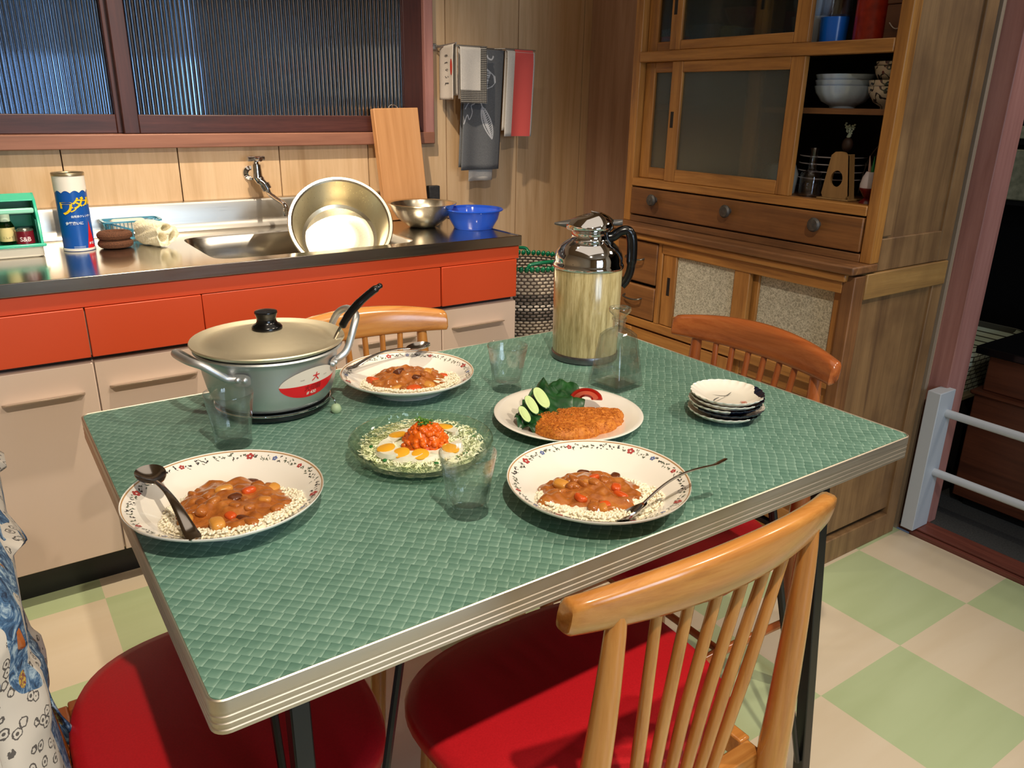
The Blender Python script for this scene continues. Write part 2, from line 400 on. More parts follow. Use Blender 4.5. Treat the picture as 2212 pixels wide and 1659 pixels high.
R = [[(x, y, z) for x, y in rrect(hx-.002+d, hy-.002+d, .012+d)] for d, z in prof]
part('edge_band', MB().rings(R, 0, True, False, False), EDGE, tb, smooth=30, label='ribbed aluminium edge band')
part('apron', MB().box(-hx+.05, hx-.05, -hy+.05, hy-.05, .645, .664), BLACKM, tb, .002)
for sx in (-1, 1):
    for sy in (-1, 1):
        tx, ty, bx, by = sx*(hx-.098), sy*(hy-.085), sx*(hx-.085), sy*(hy-.033)
        m = MB(); q = .011
        m.rings([[(tx-q, ty-q, .646), (tx+q, ty-q, .646), (tx+q, ty+q, .646), (tx-q, ty+q, .646)], [(bx-q, by-q, 0.008), (bx+q, by-q, 0.008), (bx+q, by+q, 0.008), (bx-q, by+q, 0.008)]])
        lg = part('leg', m, BLACKM, tb, .002)
        part('brace', MB().tube([(tx-sx*.13, ty, .647), (bx-sx*.016, by-sy*.003, .06)], .005, 8), BLACKM, lg)
        part('brace', MB().tube([(tx, ty-sy*.12, .647), (bx, by-sy*.016, .06)], .005, 8), BLACKM, lg)
        part('foot_cap', MB().box(bx-.016, bx+.016, by-.016, by+.016, 0, .012), BLACKP, lg, .003)

# ================================================================ chairs
def superell(a, b, n, k, N=56):
    P = []
    for i in range(N):
        t = 2*pi*i/N; c, s_ = cos(t), sin(t)
        x = a*math.copysign(abs(c)**(2/n), c); y = b*math.copysign(abs(s_)**(2/n), s_)
        P.append((x*(1+k*y/b), y))
    return P
def make_chair():
    t = thing('dining_chair', 'spindle back chair', 'chair')
    W = W_CHAIR
    R = []
    for sc, z in ((.90, .366), (.97, .366), (1.0, .374), (1.0, .388), (.975, .397), (.90, .401), (.6, .403), (.2, .403)):
        R.append([(x*sc, y*sc, z) for x, y in superell(.222, .188, 3.0, .07)])
    part('seat', MB().rings(R), RED, t, smooth=50)
    part('seat_frame', MB().box(-.165, .165, -.205, -.180, .322, .365).box(-.165, .165, .130, .155, .330, .365).box(-.172, -.152, -.18, .13, .330, .365).box(.152, .172, -.18, .13, .330, .365), W['x'], t, .003)
    # top rail: bowed in plan, arched on top
    n = 28; R = []
    for i in range(n+1):
        u = -1+2*i/n; x = .198*u; yc = -.252+.036*u*u
        hh = .0315-.010*u*u; zc = .732+.010*(1-u*u); th = .0135
        ring = []
        for j in range(14):
            a = 2*pi*j/14; c, s_ = cos(a), sin(a)
            ring.append((x, yc+th*math.copysign(abs(c)**.62, c)-.01*(s_*.6), zc+hh*math.copysign(abs(s_)**.55, s_)))
        R.append(ring)
    e = R[0]; cx = [sum(p[k] for p in e)/14 for k in range(3)]; e2 = R[-1]; cx2 = [sum(p[k] for p in e2)/14 for k in range(3)]
    def shrink(r, c, k, dx): return [(p[0]+dx, c[1]+(p[1]-c[1])*k, c[2]+(p[2]-c[2])*k) for p in r]
    R = [shrink(e, cx, .80, -.004)]+R+[shrink(e2, cx2, .80, .004)]
    part('top_rail', MB().rings(R), W['x'], t, smooth=50)
    for s in (-1, 1):
        pts = [(s*.150, -.2335, .728), (s*.156, -.230, .60), (s*.166, -.222, .44), (s*.172, -.218, .33), (s*.180, -.235, .15), (s*.190, -.262, 0)]
        part('rear_leg', MB().tube(smooth_path(pts, 4), [.0095+.0105*min(1, (i/20)*2.0)**.8 if i < 13 else .019-.007*((i-12)/8) for i in range(21)], 14), W['z'], t)
        part('front_leg', MB().tube([(s*.150, .142, .35), (s*.158, .148, .2), (s*.170, .160, 0)], [.0165, .0155, .011], 14), W['z'], t)
        part('stretcher', MB().tube([(s*.170, -.236, .17), (s*.160, -.04, .17), (s*.160, .150, .17)], [.008, .010, .008], 10), W['y'], t)
    part('stretcher', MB().tube([(-.16, -.04, .17), (.16, -.04, .17)], [.008, .008], 10), W['x'], t)
    for i in range(6):
        u = -1+2*i/5
        part('spindle', MB().tube([(u*.070, -.193, .345), (u*.086, -.217, .53), (u*.101, -.248+.036*(u*.5)**2, .724)], [.0075, .0078, .006], 12), W['z'], t)
    return t
SPEC = [('light beech spindle back chair with red seat in the foreground', (.602, .700, 0), 0.0, False),
        ('reddish spindle back chair at the right end of the table by the cabinet', (1.045, .984, 0), pi/2, True),
        ('spindle back chair on the sink side of the table', (.643, 1.268, 0), pi, False),
        ('red seated chair at the left end of the table under the draped cloth', (.178, .940, 0), -pi/2, True)]
ch0 = make_chair()
for i, (lab, loc, rz, red) in enumerate(SPEC):
    c = ch0 if i == 0 else copy_tree(ch0)
    c.location = loc; c.rotation_euler = (0, 0, rz); c['label'] = lab; c['group'] = 'chairs around the dining table'
    if red: recolor(c, {W_CHAIR[a]: W_CHAIR2[a] for a in 'xyz'})

# ================================================================ sink unit
sk = thing('sink_cabinet', 'kitchen sink cabinet with orange drawers and cream doors', 'cabinet', (.45, 2.3, 0))
def L(mb): return mb.xf(Matrix.Translation((-.45, -2.3, 0)))
part('kick_plate', L(MB().box(-.5, 1.38, 2.055, 2.075, 0, .093)), plain('black_kick', '0b0b0c', .4), sk, .001)
part('carcass', L(MB().box(-.5, 1.399, 2.022, 2.56, .092, .60).box(-.5, 1.399, 2.022, 2.05, .60, .768).box(-.5, 1.399, 2.48, 2.56, .60, .768).box(-.5, .49, 2.05, 2.48, .60, .768).box(1.11, 1.399, 2.05, 2.48, .60, .768)), CREAM, sk, .001)
part('rail', L(MB().box(-.5, 1.407, 2.004, 2.03, .731, .770)), ORANGE, sk, .001)
part('side_panel', L(MB().box(1.3995, 1.407, 2.03, 2.56, .612, .770)), ORANGE, sk, .001)
def handle(x0, x1, z, y):
    m = MB()
    m.add([(x0-.006, y-.001, z), (x1+.006, y-.001, z), (x1-.004, y-.026, z+.008), (x0+.004, y-.026, z+.008),
           (x0-.006, y-.001, z+.006), (x1+.006, y-.001, z+.006), (x1-.004, y-.030, z+.012), (x0+.004, y-.030, z+.012)],
          [(0, 1, 2, 3), (7, 6, 5, 4), (3, 2, 6, 7), (0, 3, 7, 4), (1, 5, 6, 2), (0, 4, 5, 1)])
    return m
for (a, b) in ((-.30, .1885), (.1915, .449), (.4515, 1.127), (1.1305, 1.397)):
    part('drawer', L(MB().box(a, b, 2.000 if not (a > .45 and b < 1.2) else 2.004, 2.021, .612, .7295)), ORANGE, sk, .0015)
part('shadow_groove', L(MB().box(-.5, 1.39, 2.0215, 2.03, .600, .612)), plain('dark_groove', '201c1c', .6), sk, 0)
for (a, b, hx0, hx1, hz) in ((-.30, .1895, 0.0, .157, .528), (.1925, .510, .222, .413, .534), (.513, .818, .6, .76, .534), (.821, 1.127, .862, 1.033, .535), (1.130, 1.397, 1.168, 1.342, .540)):
    d = part('door', L(MB().box(a, b, 2.003, 2.021, .094, .598)), CREAM, sk, .002)
    part('handle', L(handle(hx0, hx1, hz-.004, 2.003)), plain('satin_handle', 'b7aa9c', .3, .8), d, .001)
wt = thing('stainless_worktop', 'long stainless steel sink top with raised back edge', 'worktop', (.45, 2.3, .77))
def L2(mb): return mb.xf(Matrix.Translation((-.45, -2.3, -.77)))
cx, cy = .80, 2.255; hxs, hys = .292, .195; N = 72
def ringpts(hx_, hy_, n_, z):
    P = []
    for i in range(N):
        a = 2*pi*i/N; c, s_ = cos(a), sin(a)
        P.append((cx+hx_*math.copysign(abs(c)**(2/n_), c), cy+hy_*math.copysign(abs(s_)**(2/n_), s_), z))
    return P
inner = ringpts(hxs, hys, 9, .800)
X0, X1, Y0, Y1 = -.5, 1.413, 1.999, 2.572
outer = []
for (x, y, z) in inner:
    dx, dy = x-cx, y-cy
    k = min((X1-cx)/dx if dx > 0 else 1e9, (X0-cx)/dx if dx < 0 else 1e9, (Y1-cy)/dy if dy > 0 else 1e9, (Y0-cy)/dy if dy < 0 else 1e9)
    outer.append([cx+dx*k, cy+dy*k, .80])
for cxr, cyr in ((X0, Y0), (X1, Y0), (X0, Y1), (X1, Y1)):
    j = min(range(N), key=lambda i: (outer[i][0]-cxr)**2+(outer[i][1]-cyr)**2); outer[j] = [cxr, cyr, .80]
m = MB(); m.rings([[tuple(p) for p in outer], inner, ringpts(hxs-.003, hys-.003, 9, .796), ringpts(hxs-.010, hys-.010, 8, .725), ringpts(hxs-.03, hys-.03, 6, .708), ringpts(.03, .02, 2, .702)], 0, True, False, True)
part('sink_bowl', L2(m), STEEL, wt, smooth=35, label='recessed rectangular sink bowl')
m = MB().box(X0, X1, Y0-.001, Y0+.004, .7715, .8025).box(X1-.004, X1+.0005, Y0, Y1, .7715, .8025)
part('front_lip', L2(m), steel('worktop_lip_steel', 'a39d96', .22), wt, .0015)
# splashback with cove and ledge
pr = [(2.540, .800), (2.560, .802), (2.568, .812), (2.571, .83), (2.572, .880), (2.5745, .8865), (2.580, .889), (2.5985, .889), (2.5985, .800)]
m = MB(); m.rings([[(x, y, z) for y, z in pr] for x in (X0, 1.435)])
part('splashback', L2(m), steel('splash_steel', 'c9c4bb', .30), wt, smooth=35)
# ================================================================ the tall cabinet (faces -X)
cb = thing('kitchen_cabinet', 'tall old two-tier wooden kitchen cabinet with sliding glass doors', 'cabinet', (1.93, 1.485, 0))
def LC(mb): return mb.xf(Matrix.Translation((-1.93, -1.485, 0)))
def cp(name, mb, mat, parent=None, **k):
    k.setdefault('bevel', .0025); return part(name, LC(mb), mat, parent or cb, **k)
XU, XL, XB = 1.762, 1.712, 2.125
Ya, Yb = 1.052, 1.925
B = lambda *a: MB().box(*a)
# --- lower tier
cp('side_stile', B(XL, XL+.045, Ya, Ya+.032, .0, .812), W_OLD['z'])
cp('side_stile', B(XL, XL+.045, Yb-.04, Yb, .0, .812), W_CAB['z'])
cp('side_panel', B(XL+.045, XB-.045, Ya+.010, Ya+.022, .09, .78).box(XB-.05, XB, Ya+.002, Ya+.03, 0, .79).box(XL+.045, XB-.05, Ya+.002, Ya+.03, 0, .072), W_SIDE)
cp('side_rail', B(XL+.045, XB-.003, Ya-.003, Ya+.03, .752, .815), wood('side_rail_wood', '6f5230', 'a07a45', 'b08a52', 'x', .55, .6, .5))
cp('side_panel', B(XL+.02, XB, Yb-.02, Yb-.004, 0, .81), W_SIDE)
cp('back_panel', B(XB-.012, XB, Ya+.03, Yb-.02, 0.03, 1.80), W_DARK, bevel=0)
cp('ledge', B(XL-.022, XU+.03, Ya-.004, Yb+.008, .818, .838), W_OLD['y'], bevel=.004)
cp('ledge', B(XL-.012, XL+.04, Ya+.02, Yb, .797, .818), W_CAB['y'], bevel=.005)
# lower fronts
cp('rail', B(XL, XL+.03, Ya+.032, 1.693, .767, .797), W_CAB['y'])
cp('rail', B(XL, XL+.03, Ya+.032, Yb-.04, .521, .549), W_CAB['y'])
cp('rail', B(XL, XL+.03, Ya+.032, Yb-.04, .0, .06), W_CAB['y'])
cp('divider', B(XL, XL+.03, 1.686, 1.706, .549, .80), W_CAB['z'])
def slide_door(y0, y1, z0, z1, x, sw, rw, pane, panelt='door_pane', handle=None, wy=None, extra=0, thick=.018):
    d = cp('sliding_door', B(x, x+thick, y0, y0+sw, z0, z1).box(x, x+thick, y1-sw, y1, z0, z1).box(x+.0005, x+thick-.0005, y0+sw, y1-sw, z0, z0+rw, 1).box(x+.0005, x+thick-.0005, y0+sw, y1-sw, z1-rw*.85, z1, 1), [W_CAB['z'], W_CAB['y']])
    part(panelt, LC(B(x+.008, x+.011, y0+sw-.004, y1-sw+.004, z0+rw-.004, z1-rw*.85+.004)), pane, d)
    if handle:
        hy, hz, hl = handle
        part('finger_pull', LC(B(x-.0008, x+.002, hy-.006, hy+.006, hz-hl/2, hz+hl/2)), plain('dark_slot', '120c08', .6), d, .0006)
    return d
PAT = NT('fibre_pattern_glass')
def fibre():
    t = PAT; v = t.obj((1, 1, 1)); w1 = t.n('ShaderNodeTexVoronoi', feature='DISTANCE_TO_EDGE'); w1.inputs['Scale'].default_value = 95
    d = t.noise(v, 60, 3, .6); mp = t.n('ShaderNodeVectorMath', operation='ADD'); t.l(v, mp.inputs[0])
    nz = t.n('ShaderNodeTexNoise'); nz.inputs['Scale'].default_value = 70; t.l(v, nz.inputs['Vector'])
    sc = t.n('ShaderNodeVectorMath', operation='SCALE'); sc.inputs['Scale'].default_value = .03; t.l(nz.outputs['Color'], sc.inputs[0]); t.l(sc.outputs[0], mp.inputs[1])
    t.l(mp.outputs[0], w1.inputs['Vector'])
    c = t.ramp(w1.outputs['Distance'], [(.0, 'd2cebc'), (.10, 'a9a694'), (.35, '989484')])
    t.set(Base_Color=c, Roughness=.4)
fibre()
slide_door(1.362, 1.684, .55, .797, XL+.004, .052, .035, PAT.m, 'patterned_pane', (1.657, .672, .055))
slide_door(1.046+.034, 1.384, .55, .797, XL+.026, .038, .042, PAT.m, 'patterned_pane', (1.092, .655, .055))
for (z0, z1, hw) in ((.665, .792, 1), (.552, .655, 1)):
    d = cp('drawer', B(XL-.002, XL+.02, 1.708, Yb-.042, z0, z1), W_DRAW, bevel=.004)
    zc = (z0+z1)/2+.012
    part('handle', LC(MB().tube(smooth_path([(XL-.001, 1.762, zc), (XL-.016, 1.768, zc-.003), (XL-.019, 1.80, zc-.006), (XL-.016, 1.832, zc-.003), (XL-.001, 1.838, zc)], 4), .0028, 8)), plain('old_pull', '6d6a62', .35, .9), d)
# bottom section: two wider doors and a small drawer pair
slide_door(1.405, 1.86, .085, .515, XL+.004, .055, .05, W_DRAW, 'door_panel')
slide_door(1.09, 1.43, .085, .515, XL+.026, .05, .05, W_DRAW, 'door_panel')
cp('shelf', B(XL+.03, XB-.012, Ya+.03, Yb-.03, .06, .07), W_DARK, bevel=0)
# --- upper tier
TOPZ = 1.82
cp('side_stile', B(XU, XU+.035, Ya, Ya+.030, .838, TOPZ), W_CAB['z'])
cp('side_stile', B(XU, XU+.035, Yb-.032, Yb, .838, TOPZ), W_CAB['z'])
cp('side_panel', B(XU+.035, XB-.05, Ya+.010, Ya+.022, .816, TOPZ).box(XU+.035, XU+.075, Ya+.003, Ya+.03, .9, TOPZ).box(XB-.055, XB, Ya+.002, Ya+.03, .816, TOPZ).box(XU+.03, XB-.05, Ya+.004, Ya+.03, .816, .895), W_SIDE)
cp('side_panel', B(XU+.03, XB, Yb-.02, Yb-.004, .838, TOPZ), W_SIDE)
cp('rail', B(XU-.003, XU+.032, Ya+.030, Yb-.032, 1.308, 1.337), W_CAB['y'])
cp('rail', B(XU-.003, XU+.032, Ya+.030, Yb-.032, .948, .972), W_CAB['y'])
cp('rail', B(XU, XU+.03, Ya+.030, Yb-.032, .838, .858), W_OLD['y'])
cp('rail', B(XU, XU+.03, Ya+.03, Yb-.032, 1.76, TOPZ), W_CAB['y'])
cp('shelf', B(XU+.032, XB-.012, Ya+.03, Yb-.03, 1.318, 1.334), W_OLD['y'], bevel=.001)
cp('shelf', B(XU+.032, XB-.012, Ya+.03, Yb-.03, .950, .968), W_OLD['y'], bevel=.001)
cp('shelf', B(1.815, XB-.012, Ya+.03, Yb-.03, 1.174, 1.188), W_OLD['y'], bevel=.001)
cp('top_board', B(XU, XB, Ya, Yb, TOPZ, TOPZ+.02), W_OLD['y'])
dr = cp('drawer', B(XU-.004, XU+.02, Ya+.033, Yb-.034, .862, .944), W_DRAW, bevel=.003)
KNOB = speck('iron_knob', '3c3a38', '56524c', 120, .5, .2, .0004, Metallic=.4)
for ky in (1.782, 1.492, 1.206):
    k = MB().lathe([(.0, .0), (.009, .0), (.009, .010), (.0165, .013), (.018, .019), (.014, .024), (0, .0255)], 20)
    k.xf(Matrix.Translation((XU-.004, ky, .914)) @ Matrix.Rotation(-pi/2, 4, 'Y'))
    part('knob', LC(k), KNOB, dr)
slide_door(1.310, 1.760, .972, 1.308, XU+.002, .042, .036, PANE, handle=(1.745, 1.148, .045))
slide_door(1.455, Yb-.034, .972, 1.308, XU+.024, .040, .034, PANE)
slide_door(1.312, 1.778, 1.337, 1.75, XU+.002, .042, .026, PANE_R, handle=(1.762, 1.455, .05))
slide_door(1.455, Yb-.034, 1.337, 1.75, XU+.024, .040, .026, PANE_R, handle=(1.474, 1.448, .05))

# --- things inside the cabinet
def bowl_prof(r, h, t=.003, foot=.4):
    return [(0, .006), (r*foot*.9, .004), (r*foot, 0), (r*foot+.002, .0), (r*foot+.003, .005), (r*.72, h*.30), (r*.93, h*.7), (r, h), (r-t*.6, h+.0008), (r-t, h-.001), (r*.9-t, h*.72), (r*.68, h*.36), (r*.35, h*.12+.004), (0, .009)]
def bowl(name, lab, loc, r, h, mat, group, scal=0, nsc=12, cat='bowl'):
    rf = (lambda a, k: 1+(scal*abs(sin(a*nsc/2)) if 5 <= k <= 11 else 0)) if scal else None
    return tag(part(name, MB().lathe(bowl_prof(r, h), 72 if scal else 40, rf=rf), mat, smooth=50), lab, cat, group, loc=loc)
PB = plain('pale_blue_porcelain', 'a9bcd4', .15)
for i in range(3):
    bowl('rice_bowl', ['lowest of the three nested pale blue scalloped bowls on the cabinet shelf', 'middle of the three nested pale blue scalloped bowls on the cabinet shelf', 'topmost of the three nested pale blue scalloped bowls on the cabinet shelf'][i], (1.885, 1.272, 1.188+.0135*i), .072, .052, PB, 'pale blue bowls on the cabinet shelf', .025, 14)
PW = NT('painted_bowl_porcelain')
q = PW.n('ShaderNodeTexWave', wave_type='RINGS'); PW.l(PW.obj(), q.inputs['Vector']); q.inputs['Scale'].default_value = 9; q.inputs['Distortion'].default_value = 12; q.inputs['Detail Scale'].default_value = 3
PW.set(Base_Color=PW.ramp(q.outputs['Fac'], [(.88, 'b9b3a6'), (.95, '23242c')]), Roughness=.15)
for i, (dz, r, w_) in enumerate(((0, .060, 'lowest'), (.014, .060, 'second lowest'), (.046, .052, 'second highest'), (.056, .050, 'topmost'))):
    bowl('tea_bowl', w_+' of the four scroll-patterned white bowls at the right end of the shelf', (1.895, 1.145, 1.188+dz), r, .05, PW.m, 'patterned bowls at the right end of the cabinet shelf')
# lower compartment
DKP = [plain('dark_plate_glaze', '2a1a1c', .2), plain('plate_rim_white', 'a9a3a6', .25)]
for i in range(4):
    m = MB().lathe([(0, .003), (.045, .003), (.048, 0), (.052, 0), (.054, .004), (.085, .012)], 40, m=0)
    m.lathe([(.085, .012), (.0865, .0135), (.085, .015)], 40, m=1).lathe([(.085, .015), (.055, .007), (0, .006)], 40, m=0)
    tag(part('stacked_plate', m, DKP), ['lowest', 'second lowest', 'second highest', 'topmost'][i]+' dark plate with pale rim in the cabinet stack behind the glass carafe', 'plate', 'dark plates stacked in the cabinet', loc=(1.945, 1.315, .9685+.03+.0185*i))
tag(part('serving_bowl', MB().lathe(bowl_prof(.07, .030, foot=.6), 40), DKP[0]), 'dark bowl under the stacked plates in the cabinet', 'bowl', loc=(1.945, 1.315, .9685))
car = thing('carafe', 'small clear glass carafe in the open cabinet bay', 'bottle', (1.84, 1.302, .9685))
part('body', MB().lathe([(0, .0), (.024, 0), (.027, .004), (.027, .055), (.024, .062), (.010, .068), (.0095, .115), (.013, .122), (.012, .122), (.0075, .112), (.0078, .071), (.021, .060), (.0245, .053), (.0245, .007), (0, .005)], 32), GLASS, car)
WB = wood('plain_box_wood', '7c5f3c', 'a17e50', 'af8c5c', 'z', .55, .5, 0)
wbx = thing('wooden_stand', 'tapered wooden box with a round hole in its front, in the open cabinet bay', 'box', (1.855, 1.222, .9685))
# front face (toward -X) with a round hole
m = MB(); NH = 32; hole = [(.017*cos(2*pi*i/NH), .052+.020*sin(2*pi*i/NH)) for i in range(NH)]
out = []
for i in range(NH):
    a = 2*pi*i/NH; dy, dz = cos(a), sin(a); k = 9
    for s_ in range(1, 400):
        yy = dy*s_*.0005; zz = .052+dz*s_*.0005; hwid = .040-.018*zz/.118
        if abs(yy) > hwid or zz < .004 or zz > .112+.006*cos(yy/.03*1.5): break
        k = s_*.0005
    out.append((dy*k, .052+dz*k))
m.rings([[(-.024+.05*0, y_, z_) for y_, z_ in out], [(-.024, y_, z_) for y_, z_ in hole], [(-.018, y_, z_) for y_, z_ in hole], [(-.018, y_, z_) for y_, z_ in out]], 0, True, False, False)
part('front_panel', m, WB, wbx, smooth=0)
part('sides', MB().add([(-.018, -.040, 0), (.004, -.040, 0), (.004, -.0225, .112), (-.018, -.0225, .112), (-.018, -.036, 0), (.004, -.036, 0), (.004, -.0195, .112), (-.018, -.0195, .112)], [(0, 1, 2, 3), (5, 4, 7, 6), (3, 2, 6, 7), (0, 3, 7, 4), (1, 5, 6, 2)]).add([(-.018, .040, 0), (.004, .040, 0), (.004, .0225, .112), (-.018, .0225, .112), (-.018, .036, 0), (.004, .036, 0), (.004, .0195, .112), (-.018, .0195, .112)], [(0, 3, 2, 1), (5, 6, 7, 4), (3, 7, 6, 2), (0, 4, 7, 3), (1, 2, 6, 5)]), WB, wbx, smooth=0)
part('base_board', MB().box(-.032, .03, -.045, .045, -.0, .004), WB, wbx, .001)
hk = thing('ball_ornament', 'round brown ornament with a pale heart-shaped tuft above the wooden box', 'ornament', (1.865, 1.228, 1.0835))
part('ball', MB().ell((0, 0, .018), (.012, .014, .018), 16, 10), plain('brown_ball', '2e1c14', .6), hk)
tf = MB()
for i in range(60):
    u = rnd.random(); s_ = rnd.uniform(-1, 1); z_ = .036+u*.036; wv = .003+.014*u
    tf.ell((rnd.uniform(-.002, .002), s_*wv, z_-(.006*(1-abs(s_)) if u > .7 else 0)), (.0022, .0026, .0024), 6, 4)
part('tuft', tf, plain('pale_lint', '9fb0a6', .9), hk)
eg = thing('pick_cup', 'white and dark red cup of coloured picks at the edge of the cabinet bay', 'cup', (1.845, 1.136, .9685))
part('cup', MB().lathe([(0, 0), (.022, .0), (.018, .006), (.010, .012), (.018, .024), (.024, .034), (.024, .037), (0, .036)], 28), plain('dark_red_lacquer', '5c1016', .25), eg)
part('egg_shell', MB().lathe([(.0235, .034), (.024, .045), (.020, .062), (.0135, .075), (.012, .0745), (.018, .060), (.021, .045), (.020, .036)], 28), plain('shell_white', 'b9b3b8', .5), eg)
for i, (dy, c, lab) in enumerate(((.006, 'b79487', 'pale pink pick'), (0.0, '1f7a3e', 'green pick'), (-.006, '1f8a44', 'green pick'))):
    part('pick', MB().tube([(0, dy, .055), (0, dy*1.4, .085), (0, dy*2.2, .112)], [.004, .0035, .0005], 8), plain('pick_'+c, c, .5), eg, label=lab)
br = MB().tube(smooth_path([(1.90, 1.20, .985), (1.895, 1.185, 1.06), (1.89, 1.16, 1.10), (1.885, 1.125, 1.118)], 6), [.0015]*19, 6)
for k in range(14):
    br.tube([(1.895-.0006*k, 1.19-.005*k, 1.06+.0045*k), (1.895, 1.188-.006*k, 1.052+.0045*k-.006)], .0007, 4)
tag(part('dried_twig', br, plain('twig', '3b332c', .8)), 'dark dried twig leaning behind the wooden box in the cabinet', 'twig')
# upper compartment
for i in range(2):
    bowl('scalloped_cup', ['lower scalloped pale cup with a red mark at the left of the blue tumbler', 'upper scalloped pale blue cup nested in the red marked one'][i], (1.86, 1.368, 1.334+.042*i), .040, .068, [plain('cup_white', 'b4bcc0', .2), PB][i], 'scalloped cups in the upper bay', .03, 14, 'cup')
bt = thing('tumbler', 'blue tumbler under a clear ribbed plastic cup in the upper bay', 'cup', (1.845, 1.300, 1.3345))
part('tumbler_body', MB().lathe([(0, 0), (.031, 0), (.034, .062), (.032, .062), (0, .06)], 40), plain('bright_blue_plastic', '1563c8', .25), bt)
part('ribbed_cup', MB().lathe([(.030, .062), (.037, .066), (.033, .135), (.031, .135), (.034, .067)], 64, rf=lambda a, k: 1+.02*sin(a*32)), GLASS, bt)
tag(part('red_canister', MB().lathe([(0, 0), (.041, 0), (.041, .17), (.039, .172), (0, .172)], 40, cap1=False), speck('red_lacquer', '7c1d12', '9c2a18', 60, .25, .1)), 'tall red lacquered canister in the upper bay', 'canister', loc=(1.86, 1.207, 1.3345))
bx = thing('lidded_box', 'brown wooden lidded box with a cord at the right end of the upper bay', 'box', (1.87, 1.125, 1.3345))
BXW = wood('brown_box_wood', '3c2417', '54331f', '623e28', 'y', .5, .5, 0)
part('box_body', MB().box(-.04, .04, -.042, .032, 0, .078), BXW, bx, .002)
part('box_lid', MB().box(-.041, .041, -.0425, .033, .079, .105), BXW, bx, .003)
part('cord', MB().tube(smooth_path([(-.041, .020, .040), (-.044, .006, .028), (-.044, -.006, .027), (-.041, -.022, .040)], 5), .0013, 6), plain('cord', 'a39a90', .8), bx)
# blurred goods behind the upper doors
for lab, y0, y1, z1, c in (('red patterned tin behind the upper left pane of the cabinet', 1.80, 1.885, .045, 'b3271c'), ('dark green box behind the reeded upper door', 1.66, 1.75, .07, '2c3a34'), ('grey green box behind the reeded upper door', 1.58, 1.645, .055, '66716a'), ('dark bottle crate behind the reeded upper door', 1.50, 1.565, .05, '2a2c30')):
    tag(part('storage_tin', MB().box(-.05, .05, -(y1-y0)/2, (y1-y0)/2, 0, z1), plain('tin_'+c, c, .5), bevel=.002), lab, 'tin', loc=(1.87, (y0+y1)/2, 1.3345))
tag(part('white_lattice_box', MB().box(-.045, .045, -.038, .038, 0, .02), speck('lattice', '8b8a84', '3c3a38', 200, .6)), 'white latticed box on top of the red tin', 'box', loc=(1.87, 1.842, 1.3798))
tag(part('cream_jar', MB().lathe([(0, 0), (.028, 0), (.03, .05), (.022, .06), (0, .06)], 24), plain('cream_jar_glaze', 'b3a678', .4)), 'cream coloured jar behind the reeded upper door', 'jar', loc=(1.835, 1.612, 1.3345))
tag(part('red_bowl', MB().lathe(bowl_prof(.06, .05), 32), plain('red_bowl_glaze', '7c1f22', .3)), 'red lacquer bowl on the storage tins behind the reeded door', 'bowl', loc=(1.89, 1.612, 1.3902))
# black objects in lower bay behind frosted panes
tag(part('white_jar', MB().lathe([(0, 0), (.035, 0), (.04, .05), (.03, .075), (0, .08)], 28), plain('white_jar_glaze', '9aa0a0', .3)), 'pale jar behind the frosted pane of the cabinet', 'jar', loc=(1.86, 1.405, .9685))

# ================================================================ adjoining room
fn = thing('railing', 'pale blue painted railing across the doorway', 'railing', (2.17, 1.022, 0.02))
PBL = plain('pale_blue_paint', 'b4bcc6', .5)
part('post', MB().box(-.035, .045, -.019, .019, 0.0005, .43), PBL, fn, .002)
for z in (.363, .180):
    part('rail', MB().tube([(.018, -.019, z), (.018, -.9, z)], .0115, 16), PBL, fn)
ct = thing('low_chest', 'dark wooden chest with a black top in the adjoining room', 'chest', (2.70, .66, 0))
part('case', MB().box(-.245, .25, -.42, .398, .03, .375).box(-.23, .25, -.41, .385, .385, .50), W_CHEST, ct, .004)
part('moulding', MB().box(-.256, .25, -.43, .408, .372, .386), W_CHEST, ct, .005)
part('top', MB().box(-.26, .27, -.44, .415, .50, .524), plain('black_lacquer', '0c0d10', .12), ct, .003)
part('plinth', MB().box(-.22, .24, -.40, .37, 0, .03), BLACKM, ct)
def weavem(name, c1, c2, s=90, ax=2):
    t = NT(name); q = t.n('ShaderNodeTexBrick'); t.l(t.obj((1, 1, 1), rot=(pi/2, 0, 0)), q.inputs['Vector']); q.inputs['Scale'].default_value = s/4
    q.inputs['Color1'].default_value = lin(c1); q.inputs['Color2'].default_value = lin(c2); q.inputs['Mortar'].default_value = lin('3a3a30'); q.inputs['Mortar Size'].default_value = .03
    t.set(Base_Color=q.outputs['Color'], Roughness=.8); t.bump(q.outputs['Fac'], .6, .003); return t.m
pk = thing('wicker_basket', 'pale flat-woven basket standing behind the dark chest', 'basket', (2.66, 1.27, 0))
R = [[(x*k, y*k, z) for x, y in rrect(.19, .17, .05)] for k, z in ((.86, .34), (.90, .40), (.97, .44), (1.0, .50), (.97, .50), (.93, .44), (.85, .36))]
part('woven_body', MB().rings(R, cap1=True), weavem('pale_wicker', 'b4c2b4', 'c4ccb8', 60), pk, smooth=40)
part('stand', MB().box(-.2, .2, -.16, .16, .0, .325), plain('dark_stand', '14100e', .7), pk, .003)
part('stand_edge', MB().box(-.205, .205, -.165, .165, .325, .339), plain('pale_edge', '8b8468', .7), pk, .002)
sh = thing('wall_shelf', 'black shelf unit at the far side of the adjoining room', 'shelf', (3.2, 1.25, 0))
part('back', MB().box(.16, .18, -.6, .45, 0, 1.8), plain('black_shelf', '07080a', .7), sh)
for z in (.90, 1.10, 1.40, 1.75): part('board', MB().box(-.2, .16, -.6, .45, z-.02, z), plain('black_shelf', '07080a', .7), sh, .001)
